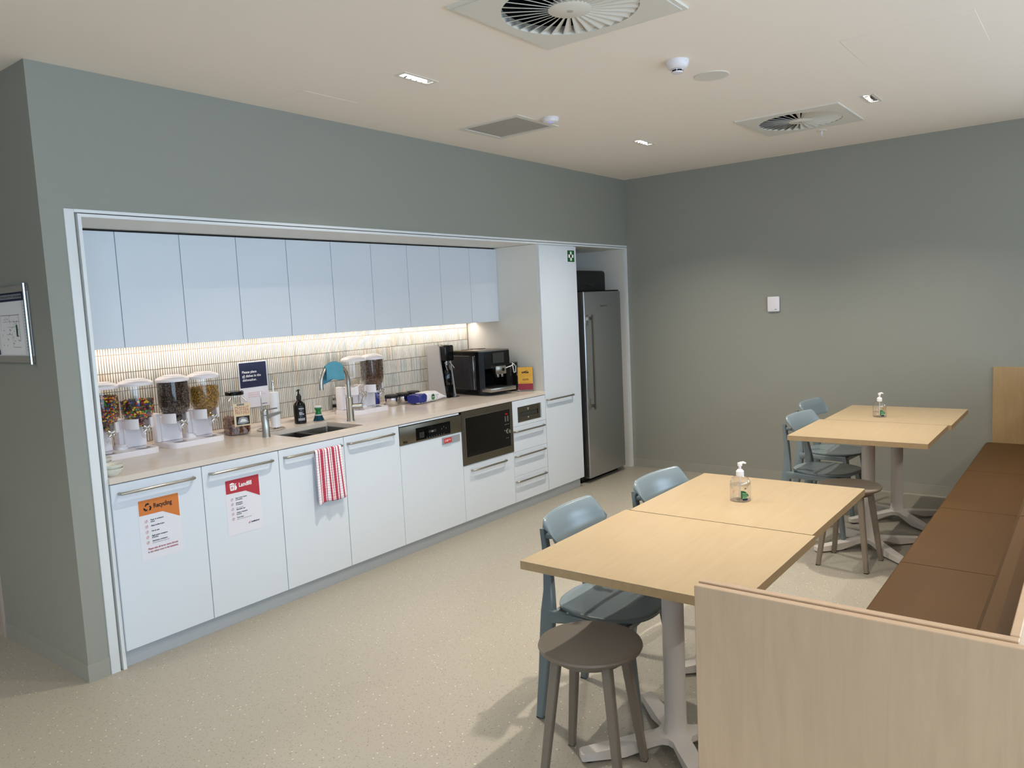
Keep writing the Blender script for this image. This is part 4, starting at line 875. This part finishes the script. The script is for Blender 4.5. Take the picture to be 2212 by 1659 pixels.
# ================================================================== CEILING FITTINGS
def diffuser(label, cx, cy, hs, rad, hub, drop):
    t = thing('air_diffuser', label, 'vent', (cx, cy, H), group='square swirl air diffusers in the ceiling')
    b = B(); n = 64; z0, z1 = -drop-0.002, -drop
    sqp = []
    for i in range(n):
        a = 2*math.pi*i/n; c, s_ = math.cos(a), math.sin(a); k_ = hs/max(abs(c), abs(s_)); sqp.append((c*k_, s_*k_))
    for cxy in [(hs, hs), (-hs, hs), (-hs, -hs), (hs, -hs)]:
        i = min(range(n), key=lambda q: (sqp[q][0]-cxy[0])**2+(sqp[q][1]-cxy[1])**2); sqp[i] = cxy
    vs = [(x, y, z0) for x, y in sqp]+[(rad*math.cos(2*math.pi*i/n), rad*math.sin(2*math.pi*i/n), z0) for i in range(n)]
    vs += [(x, y, 0.0) for x, y in sqp]+[(rad*math.cos(2*math.pi*i/n), rad*math.sin(2*math.pi*i/n), 0.02) for i in range(n)]
    fs = []
    for i in range(n):
        j = (i+1) % n; fs += [(i, j, n+j, n+i), (i, 2*n+i, 2*n+j, j), (n+i, n+j, 3*n+j, 3*n+i)]
    b.add(vs, fs); b.build('face_plate', 'vent', t, smooth=20)
    b = B(); e = hs+0.018
    for q in ((-e, e, -e, -hs-.001), (-e, e, hs+.001, e), (-e, -hs-.001, -hs, hs), (hs+.001, e, -hs, hs)): b.box(q[0], q[1], q[2], q[3], -0.010, 0.0)
    b.build('outer_frame', 'vent', t, smooth=0)
    b = B(); q_ = min(hs, 0.28); 
    b.box(-q_, q_, -q_, q_, 0.16, 0.17); b.box(-q_, -q_+.004, -q_, q_, 0.025, 0.16); b.box(q_-.004, q_, -q_, q_, 0.025, 0.16); b.box(-q_, q_, -q_, -q_+.004, 0.025, 0.16); b.box(-q_, q_, q_-.004, q_, 0.025, 0.16)
    b.build('plenum', 'void', t)
    b = B(); b.lathe([(0, -drop-.006), (hub*.9, -drop-.005), (hub, -drop-.001), (hub, .0), (0, .0)], (0, 0, 0), 32); hb = b.build('hub', 'vent', t)
    b = B(); b.lathe([(0, -drop-.0075), (.012, -drop-.0075), (.013, -drop-.006)], (0, 0, 0), 16); b.build('screw_cap', 'mesh', hb)
    NB = 32
    for i in range(NB):
        b = B(); a = 2*math.pi*i/NB; r0, r1 = hub*.96, rad*.995
        def pt(r_, tt, zz):
            return (r_*math.cos(a)-tt*math.sin(a), r_*math.sin(a)+tt*math.cos(a), zz)
        w0, w1 = 2*math.pi*r0/NB, 2*math.pi*r1/NB; lo = -drop-.001
        P = [pt(r0, w0*.42, lo), pt(r1, w1*.42, lo), pt(r1, -w1*.22, lo+.015), pt(r0, -w0*.22, lo+.006)]
        Q = [(x, y, z+.0012) for x, y, z in P]; b.add(P+Q, [(0, 1, 2, 3), (7, 6, 5, 4), (0, 4, 5, 1), (1, 5, 6, 2), (2, 6, 7, 3), (3, 7, 4, 0)])
        b.add([pt(r0, w0*.42+.002, lo-.001), pt(r1, w1*.42+.004, lo-.001), pt(r1, w1*.42-.003, lo-.001), pt(r0, w0*.42-.001, lo-.001)], [(0, 1, 2, 3)])
        b.build('blade', 'vent', t, smooth=0)
    return t
diffuser('large square swirl air diffuser at the top edge of the photo', 1.178, -1.990, 0.320, 0.268, 0.085, 0.012)
diffuser('square swirl air diffuser near the sprinkler and far wall', 3.937, -2.022, 0.306, 0.262, 0.075, 0.008)
t = thing('return_grille', 'square grey perforated return air grille in a white frame', 'vent', ((GR[0]+GR[1])/2, (GR[2]+GR[3])/2, H)); hx, hy = (GR[1]-GR[0])/2, (GR[3]-GR[2])/2
b = B()
for q in cells([(-hx+.012, hx-.012, -hy+.012, hy-.012)], -hx-.025, hx+.025, -hy-.025, hy+.025): b.box(q[0], q[1], q[2], q[3], -.005, 0.0)
b.build('frame', 'vent', t, smooth=0)
b = B(); n = 34
for i in range(n): 
    x = -hx+.012+(2*hx-.024)*(i+.5)/n; b.box(x-.0040, x+.0040, -hy+.012, hy-.012, .000, .003)
    y = -hy+.012+(2*hy-.024)*(i+.5)/n; b.box(-hx+.012, hx-.012, y-.0040, y+.0040, .0005, .0035)
o = b.build('mesh_panel', 'mesh', t, smooth=0); o['kind'] = 'stuff'
b = B(); b.box(-hx, hx, -hy, hy, .10, .11); b.build('duct', 'void', t)
dl = thing('downlight', 'slim rectangular downlight nearest the camera, left of the grille', 'lamp', (*LIGHTS_VISIBLE[0], H), group='slim rectangular downlights')
b = B()
for q in cells([(-.100, .100, -.022, .022)], -.118, .118, -.040, .040): b.box(q[0], q[1], q[2], q[3], -.003, 0)
b.build('bezel', 'vent', dl, smooth=0)
b = B(); b.box(-.104, .104, -.026, .026, .03, .035); b.box(-.104, -.100, -.026, .026, -.001, .03); b.box(.100, .104, -.026, .026, -.001, .03); b.build('housing', 'black', dl, smooth=0)
b = B(); b.box(-.100, .100, -.026, -.0225, -.001, .016); b.box(-.100, .100, .0225, .026, -.001, .016); b.build('reflector', 'lens', dl, smooth=0)
for i in range(4):
    b = B(); x = -.06+.04*i; b.prism([(x-.006, .024), (x+.006, .024), (x, .002)], -.004, .002); b.build('cell_divider', 'black', dl, smooth=0)
dup(dl, (*LIGHTS_VISIBLE[1], H), 0, 'slim rectangular downlight right of the grille, near the far corner')
dup(dl, (*LIGHTS_VISIBLE[2], H), 0, 'slim rectangular downlight at right, beyond the second diffuser')
t = thing('smoke_detector', 'white smoke detector with slotted tip', 'detector', (2.128, -1.990, H)); b = B()
b.lathe([(0, 0), (.056, 0), (.056, -.012), (.053, -.022), (.046, -.034), (.036, -.040), (0, -.040)], (0, 0, 0), 36); b.build('base', 'plastic', t)
b = B(); b.lathe([(0, -.038), (.028, -.038), (.028, -.052), (0, -.052)], (0, 0, 0), 24); b.build('chamber', 'black', t)
b = B(); b.lathe([(.0285, -.042), (.031, -.042), (.031, -.045), (.0285, -.045)], (0, 0, 0), 30); b.lathe([(0, -.051), (.027, -.051), (.025, -.058), (0, -.060)], (0, 0, 0), 30)
for i in range(6):
    a = R(60*i+20); b.box(.029*math.cos(a)-.0015, .029*math.cos(a)+.0015, .029*math.sin(a)-.0015, .029*math.sin(a)+.0015, -.052, -.038)
b.build('cap', 'plastic', t)
t = thing('ceiling_speaker', 'round flush ceiling speaker with pale mesh', 'speaker', (2.492, -2.012, H)); b = B()
b.lathe([(.070, -.004), (.086, -.004), (.089, 0), (.070, 0)], (0, 0, 0), 48); b.build('rim', 'vent', t); b = B(); b.lathe([(0, -.003), (.0705, -.0025), (.0705, 0)], (0, 0, 0), 48); b.build('mesh_cover', mat('speaker_mesh', S(170, 164, 156), .7, bump=.4, bscale=900), t)
t = thing('motion_sensor', 'small white round sensor with blue light beside the grille', 'sensor', (2.596, -0.925, H)); b = B()
b.lathe([(0, 0), (.050, 0), (.053, -.010), (.046, -.026), (.030, -.032), (0, -.033)], (0, 0, 0), 36); b.build('housing', 'plastic', t); b = B(); b.ell((-.018, -.012, -.031), (.014, .008, .003)); b.build('status_light', 'bluedot', t)
t = thing('sprinkler', 'small ceiling sprinkler head near the far wall', 'sprinkler', (4.405, -2.030, H)); b = B()
b.lathe([(0, 0), (.034, 0), (.030, -.005), (0, -.006)], (0, 0, 0), 28); b.build('rosette', 'vent', t)
b = B(); b.cyl((0, 0, 0), (0, 0, -.022), .007, .006); b.tube([(-.008, 0, -.02), (-.010, 0, -.034), (0, 0, -.044)], .002, 8); b.tube([(.008, 0, -.02), (.010, 0, -.034), (0, 0, -.044)], .002, 8); b.lathe([(0, -.044), (.014, -.044), (.014, -.046), (0, -.046)], (0, 0, 0), 20); b.build('nozzle', 'plastic', t)
def hatch(label, x0, x1, y0, y1):
    b = B(); b.box(x0, x1, y0, y1, H-.0012, H, 0.0006, seg=1); tag(b.build('access_hatch', 'ceil', smooth=0), label, 'hatch')
hatch('flush white access hatch by the top edge of the kitchen wall', 1.14, 1.50, -.40, -.05)
hatch('flush white access hatch toward the right of the ceiling', 2.42, 2.95, -3.2, -2.66)

# ================================================================== WALL FITTINGS
t = thing('wall_sensor', 'small white rounded sensor box on the far green wall', 'sensor', (XR, -1.412, 1.537)); b = B()
b.box(-.024, 0, -.052, .052, -.065, .065, .010, seg=3); b.build('cover', 'plastic', t); b = B(); b.box(-.0247, -.0235, -.030, -.014, -.048, -.044); b.build('badge', 'blackm', t)
# floor-plan frame on the left return wall
t = thing('evacuation_plan', 'framed evacuation plan on the left side wall', 'sign', (0, 0.20, 1.475)); b = B()
L = 0.62
b.box(-.014, 0, .015, L, .0, .030); b.box(-.014, 0, .015, L, .325, .352); b.build('rail', 'groove', t)
b = B(); b.tube([(-.016, .008, -.008), (-.016, .008, .360)], .0085, 12); b.build('side_bar', 'chrome', t); b = B(); b.tube([(-.016, L, -.008), (-.016, L, .360)], .0085, 12); b.build('side_bar', 'chrome', t)
b = B(); b.box(-.006, 0, .015, L, .03, .325); sh = b.build('sheet', 'paper', t)
pr = Print((-.0062, L, 0), (0, -1, 0), (0, 0, 1), (-1, 0, 0))
pr.rect(0, .285, .605, .325, 'navy'); pr.rect(.30, .296, .545, .316, 'greyplate', 2); pr.text('EVACUATION DIAGRAM', .305, .300, .017, 'navy', 3, width=.235, bold=.02)
pr.rect(.255, .035, .535, .283, 'wink', 1)
for q in ((.275, .22, .50, .222), (.30, .19, .50, .191), (.275, .15, .276, .22), (.49, .10, .492, .22), (.33, .13, .40, .1312), (.40, .07, .4012, .14), (.40, .07, .49, .0715), (.34, .19, .3412, .215), (.38, .18, .381, .215), (.43, .16, .431, .2), (.35, .165, .47, .166)): pr.rect(*q, 'ink', 2)
rn = random.Random(2)
for i in range(26):
    u, v = rn.uniform(.28, .48), rn.uniform(.075, .215); pr.rect(u, v, u+rn.uniform(.004, .016), v+rn.uniform(.003, .008), 'mesh', 3)
pr.rect(.45, .12, .468, .175, 'dgreen', 3)
for i in range(16): pr.rect(.55, .262-.0135*i, .595, .258-.0135*i, 'mesh', 1)
pr.rect(.02, .21, .235, .214, 'ink', 1); pr.rect(.02, .17, .235, .184, 'orange', 1); pr.rect(.02, .10, .235, .110, 'orange', 1); pr.rect(.12, .035, .235, .06, 'navy', 1)
for i in range(10): pr.rect(.03, .268-.006*i, .20, .266-.006*i, 'mesh', 1)
for i in range(8): pr.rect(.03, .160-.006*i, .21, .158-.006*i, 'mesh', 1)
pr.build('print', sh)

# ================================================================== FURNITURE
def make_table(label, x0, x1, y0, y1):
    cx, cy = (x0+x1)/2, (y0+y1)/2
    t = thing('dining_table', label, 'table', (cx, cy, 0), group='maple café tables'); hx, hy = (x1-x0)/2, (y1-y0)/2
    b = B(); b.box(-hx, hx, -hy, hy, .747, .750); b.build('laminate', 'maple', t, smooth=0)
    b = B(); b.box(-hx, hx, -hy, hy, .7205, .747); b.box(-.15, .15, -.15, .15, .715, .7205, mi=1); b.build('top_edge', ['mapleedge', 'tbase'], t, smooth=0)
    b = B(); b.lathe([(.052, .055), (.042, .085), (.039, .12), (.039, .715)], (0, 0, 0), 32); b.build('column', 'tbase', t)
    b = B(); out = []; Rr = .355
    for k_ in range(4):
        a = R(45+90*k_)
        def q(r_, tt): return (r_*math.cos(a)-tt*math.sin(a), r_*math.sin(a)+tt*math.cos(a))
        out += [q(.105, -.034), q(.20, -.029), q(Rr-.008, -.026), q(Rr, -.020), q(Rr, .020), q(Rr-.008, .026), q(.20, .029), q(.105, .034)]
        a2 = a+R(45); 
        for da, rr in ((-18, .073), (0, .063), (18, .073)): out.append((rr*math.cos(a2+R(da)), rr*math.sin(a2+R(da))))
    def zt(x, y): return .076-.115*min(.355, math.hypot(x, y))+.0
    n = len(out); vs = [(x, y, zt(x, y)) for x, y in out]+[(x, y, zt(x, y)-.024 if math.hypot(x, y) < .2 else .010) for x, y in out]+[(0, 0, .078), (0, 0, .03)]
    fs = [(i, (i+1) % n, 2*n) for i in range(n)]+[((i+1) % n+n, i+n, 2*n+1) for i in range(n)]+[(i, i+n, (i+1) % n+n, (i+1) % n) for i in range(n)]
    b.add(vs, fs); b.build('base', 'tbase', t, smooth=30)
    for k_ in range(4):
        a = R(45+90*k_); b = B(); b.lathe([(0, 0), (.018, 0), (.018, .011), (0, .011)], (.325*math.cos(a), .325*math.sin(a), 0), 16); b.build('glide', 'rubber', t)
    return t
make_table('maple café table nearest the camera, its corner by the birch partition', 0.585, 1.330, -2.850, -2.075)
make_table('maple café table holding the nearer sanitiser bottle', 1.336, 2.112, -2.838, -2.090)
make_table('maple café table with chairs behind, nearer half of the far pair', 3.290, 3.985, -2.897, -2.120)
make_table('maple café table closest to the far wall, holding the farther bottle', 3.992, 4.750, -2.915, -2.147)

def make_chair():
    t = thing('dining_chair', '', 'chair', (0, 0, 0), group='blue-grey plastic café chairs')
    # seat
    b = B(); N = 48; rings = []
    def ol(k_, z, s_=1.0):
        P = []
        for i in range(N):
            a = 2*math.pi*i/N; c, s2 = math.cos(a), math.sin(a); e = 2/2.7
            x = .194*math.copysign(abs(c)**e, c); y = .203*math.copysign(abs(s2)**e, s2)
            x *= 1-.06*(y/.203) if y > 0 else 1
            P.append((x*k_, y*k_-.015, z))
        return P
    prof = [(.93, .442), (.985, .447), (1.0, .454), (.992, .461), (.96, .4635), (.85, .4615), (.6, .458), (.3, .456)]
    vs = []
    for k_, z in prof: vs += ol(k_, z)
    fs = [(r_*N+i, r_*N+(i+1) % N, (r_+1)*N+(i+1) % N, (r_+1)*N+i) for r_ in range(len(prof)-1) for i in range(N)]
    fs += [tuple(range(N))[::-1], tuple((len(prof)-1)*N+i for i in range(N))]; b.add(vs, fs); b.build('seat', 'chair', t, smooth=40)
    # under-frame
    b = B()
    for s_ in (-1, 1):
        b.tube([(s_*.178, .175, .425), (s_*.183, .10, .430), (s_*.183, -.02, .430), (s_*.172, -.15, .428)], .02, rect=[(.052, .024), (.036, .024), (.030, .024), (.036, .024)], upv=(0, 0, 1))
    b.tube([(-.165, -.150, .428), (.165, -.150, .428)], .02, rect=[(.026, .02)]*2, upv=(0, 0, 1)); b.tube([(-.17, .155, .425), (.17, .155, .425)], .02, rect=[(.034, .02)]*2, upv=(0, 0, 1)); b.build('seat_frame', 'chair', t)
    for s_ in (-1, 1):
        b = B(); b.tube([(s_*.166, -.145, .440), (s_*.172, -.156, .38), (s_*.182, -.180, .20), (s_*.192, -.205, .004)], .02, rect=[(.052, .034), (.046, .032), (.038, .028), (.030, .024)], upv=(1, 0, 0)); lg = b.build('leg', 'chair', t)
        b = B(); b.box(s_*.192-.014, s_*.192+.014, -.217, -.193, 0, .005); b.build('foot_pad', 'rubber', lg)
        b = B(); b.tube([(s_*.184, .230, .004), (s_*.180, .205, .20), (s_*.176, .186, .36), (s_*.170, .180, .44), (s_*.156, .182, .52), (s_*.138, .194, .62), (s_*.124, .210, .70), (s_*.120, .220, .752)], .02,
                         rect=[(.026, .030), (.032, .040), (.036, .054), (.036, .056), (.034, .040), (.032, .030), (.032, .024), (.030, .020)], upv=(1, 0, 0)); lg = b.build('leg', 'chair', t)
        b = B(); b.box(s_*.184-.012, s_*.184+.012, .216, .244, 0, .005); b.build('foot_pad', 'rubber', lg)
        b = B(); b.cyl((s_*.122, .214, .722), (s_*.122, .166, .728), .012, .012, 12); b.build('bracket', 'chair', t)
    # backrest: doubly curved shell
    NU, NV = 36, 14; Wd, Hh, RC = .210, .060, .036; vs = []
    for sgn in (0, 1):
        for i in range(NU+1):
            u = math.sin(math.pi*(i/NU-.5)); x = Wd*u; q = max(0, abs(x)-(Wd-RC)); hh = Hh-RC+math.sqrt(max(0, RC*RC-q*q))
            hh = max(hh, .002)
            for j in range(NV+1):
                v = -1+2*j/NV; z = .760+hh*v; curve = -.034*(u*u)
                y = .166+curve+.020*v+.012*v*v*(1 if v > 0 else -.3)
                y += (.005 if sgn else -.005)
                edge = max(abs(v), abs(u)**3); y += (-.0025 if sgn else .0025)*(edge**8)
                vs.append((x, y, z))
    M_ = (NU+1)*(NV+1); fs = []
    for i in range(NU):
        for j in range(NV):
            a = i*(NV+1)+j; fs.append((a, a+NV+1, a+NV+2, a+1)); fs.append((M_+a, M_+a+1, M_+a+NV+2, M_+a+NV+1))
    for i in range(NU):
        for j in (0, NV): a = i*(NV+1)+j; fs.append((a, a+NV+1, M_+a+NV+1, M_+a))
    for j in range(NV):
        for i in (0, NU): a = i*(NV+1)+j; fs.append((a, a+1, M_+a+1, M_+a))
    b = B(); b.add(vs, fs); b.build('backrest', 'chair', t, smooth=60)
    return t
ch = make_chair(); ch.location = (1.072, -2.137, 0); ch.rotation_euler = (0, 0, R(4))
ch['label'] = 'blue-grey plastic chair nearest the camera, tucked behind the near stool'
dup(ch, (1.72, -2.19, 0), R(-4), 'blue-grey plastic chair tucked in behind the nearer sanitiser bottle')
dup(ch, (3.76, -2.213, 0), R(-8), 'blue-grey plastic chair at the far tables, the nearer of the two')
dup(ch, (4.42, -2.09, 0), R(-5), 'blue-grey plastic chair at the far tables, closest to the far wall')

t = thing('stool', '', 'stool', (0, 0, 0), group='round taupe plastic stools')
b = B(); b.lathe([(0, .468), (.08, .469), (.14, .472), (.168, .4765), (.176, .4755), (.1785, .469), (.174, .460), (.155, .450), (.13, .444), (0, .444)], (0, 0, 0), 56); b.build('seat', 'stool', t, smooth=40)
b = B(); b.lathe([(.105, .446), (.128, .446), (.122, .425), (.100, .425)], (0, 0, 0), 40); b.build('seat_ring', 'stool', t)
for sx in (-1, 1):
    for sy in (-1, 1):
        b = B(); b.tube([(sx*.088, sy*.088, .446), (sx*.112, sy*.112, .23), (sx*.137, sy*.137, .004)], .02, rect=[(.036, .032), (.033, .029), (.028, .024)], upv=(1, 0, 0)); lg = b.build('leg', 'stool', t)
        b = B(); b.box(sx*.137-.0125, sx*.137+.0125, sy*.137-.0115, sy*.137+.0115, 0, .006); b.build('foot_pad', 'rubber', lg)
t.location = (0.672, -2.292, 0); t.rotation_euler = (0, 0, R(12)); t['label'] = 'round taupe stool at the near table end, in the foreground'
dup(t, (3.29, -2.482, 0), R(-4), 'round taupe stool between the near and far table pairs')

def sanitiser(label, loc, full=True):
    t = thing('sanitiser_bottle', label, 'bottle', loc, group='clear hand sanitiser pump bottles'); b = B()
    b.lathe([(0, 0), (.033, 0), (.036, .003), (.036, .062), (.0345, .074), (.029, .086), (.019, .094), (.0135, .096)], (0, 0, 0), 36); b.build('body', 'gel', t)
    b = B(); b.lathe([(0, .002), (.0335, .002), (.0345, .004), (.0345, .062 if full else .03), (0, .062 if full else .03)], (0, 0, 0), 32); b.build('gel', clear_mat('gel_fill', (0.96, 0.93, 0.90, 1), 0.06), t)
    b = B(); b.lathe([(0, .094), (.0135, .094), (.0135, .113), (.010, .115), (.0095, .119), (.0045, .119), (.0045, .132), (.0080, .133), (.0080, .144), (0, .146)], (0, 0, 0), 24); b.tube([(0, 0, .142), (.010, -.008, .144), (.018, -.014, .140)], [.0055, .0045, .003], 10); b.cyl((0, 0, .01), (0, 0, .095), .0022, .0022, 8); b.build('pump', 'wink', t)
    a_ = math.atan2(-3.656-loc[1], -1.463-loc[0]); pr = Print((0, 0, 0), (1, 0, 0), (0, 0, 1), (0, -1, 0))
    def strip(f0, f1, m_, k_, u0, u1, n_=10):
        for i in range(n_):
            a0, a1 = u0+(u1-u0)*i/n_, u0+(u1-u0)*(i+1)/n_; pr.poly([(a0, f0(a0)), (a1, f0(a1)), (a1, f1(a1)), (a0, f1(a0))], m_, k_)
    up_ = lambda u: .044-.020*((u-.002)/.028)**3 if u > .002 else .044
    strip(lambda u: .014 if u < .022 else .022, lambda u: .045-.018*max(0, (u-.004)/.024)**2, 'dgreen', 1, .000, .028)
    strip(lambda u: .007, lambda u: .015, 'navy', 1, .006, .024)
    pr.text('Hand', .005, .031, .0085, 'mint', 2, width=.016, bold=.02); pr.text('Sanitiser', .005, .023, .0075, 'mint', 2, width=.019, bold=.02); strip(lambda u: .0165, lambda u: .0195, 'mint', 2, .005, .024)
    pr.ring(.016, .053, .0008, .0026, 'navy', 1, 12)
    for j in range(3): pr.rect(-.030, .036+.003*j, -.024, .0372+.003*j, 'pink', 1)
    wrap(pr, .0362, a_+.05); pr.build('label_print', t); t.scale = (1.22, 1.22, 1.13); return t
sanitiser('clear sanitiser pump bottle with green label on the near tables', (1.690, -2.435, .750))
sanitiser('clear sanitiser pump bottle on the far tables by the green wall', (4.222, -2.450, .750), False)

# ---- banquette
t = thing('banquette', 'birch-framed bench with tan leather seat and back', 'bench', (0.112, -2.975, 0)); BL = XR-0.024-0.112
b = B(); b.box(0, BL, -.545, -.03, 0, .33); b.build('plinth', 'birch', t, smooth=0)
b = B(); b.box(0, BL, -.578, -.562, 0, 1.0, .0015, seg=1); b.build('back_panel', 'birch', t)
for a, c in ((0.0, 0.972), (0.974, 1.972), (1.974, 2.968), (2.970, 3.970), (3.972, BL)):
    b = B(); b.prism([(-.44, .33), (-.44, .450), (-.030, .452), (-.012, .448), (-.002, .436), (0, .420), (0, .33)], a+.0015, c-.0015, 'yz'); b.build('seat_cushion', 'leather', t)
    b = B(); b.box(a+.001, c-.001, -.560, -.44, .33, .40)
    b.prism([(-.560, .40), (-.415, .40), (-.410, .46), (-.498, .955), (-.508, .968), (-.560, .968)], a+.001, c-.001, 'yz'); b.build('back_cushion', 'leather', t)
t = thing('end_partition', 'double birch partition at the near end of the bench', 'partition', (0.057, -2.959, 0)); b = B()
b.box(0.0, 0.020, -1.25, 0, 0, 1.0, .0015, seg=1); b.build('outer_panel', 'birch', t)
b = B(); b.box(0.030, 0.050, -.594, .003, 0, 1.0, .0015, seg=1); b.build('inner_panel', 'birch', t)
b = B(); b.box(0.020, 0.030, -1.20, -.02, 0.02, .965); b.build('core', 'mapleedge', t, smooth=0)
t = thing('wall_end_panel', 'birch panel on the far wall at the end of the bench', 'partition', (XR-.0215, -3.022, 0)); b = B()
b.box(0, .020, -1.0, 0, 0, 1.014, .0015, seg=1); b.build('panel', wood_mat('dim_birch_panel', S(176, 148, 108), S(167, 139, 99), 0.5, (40, 40, 4)), t)  # same birch, its weaker, warmer light painted into a darker, yellower tone
b = B(); b.box(.0, .001, -1.0, -.56, .2, .25);
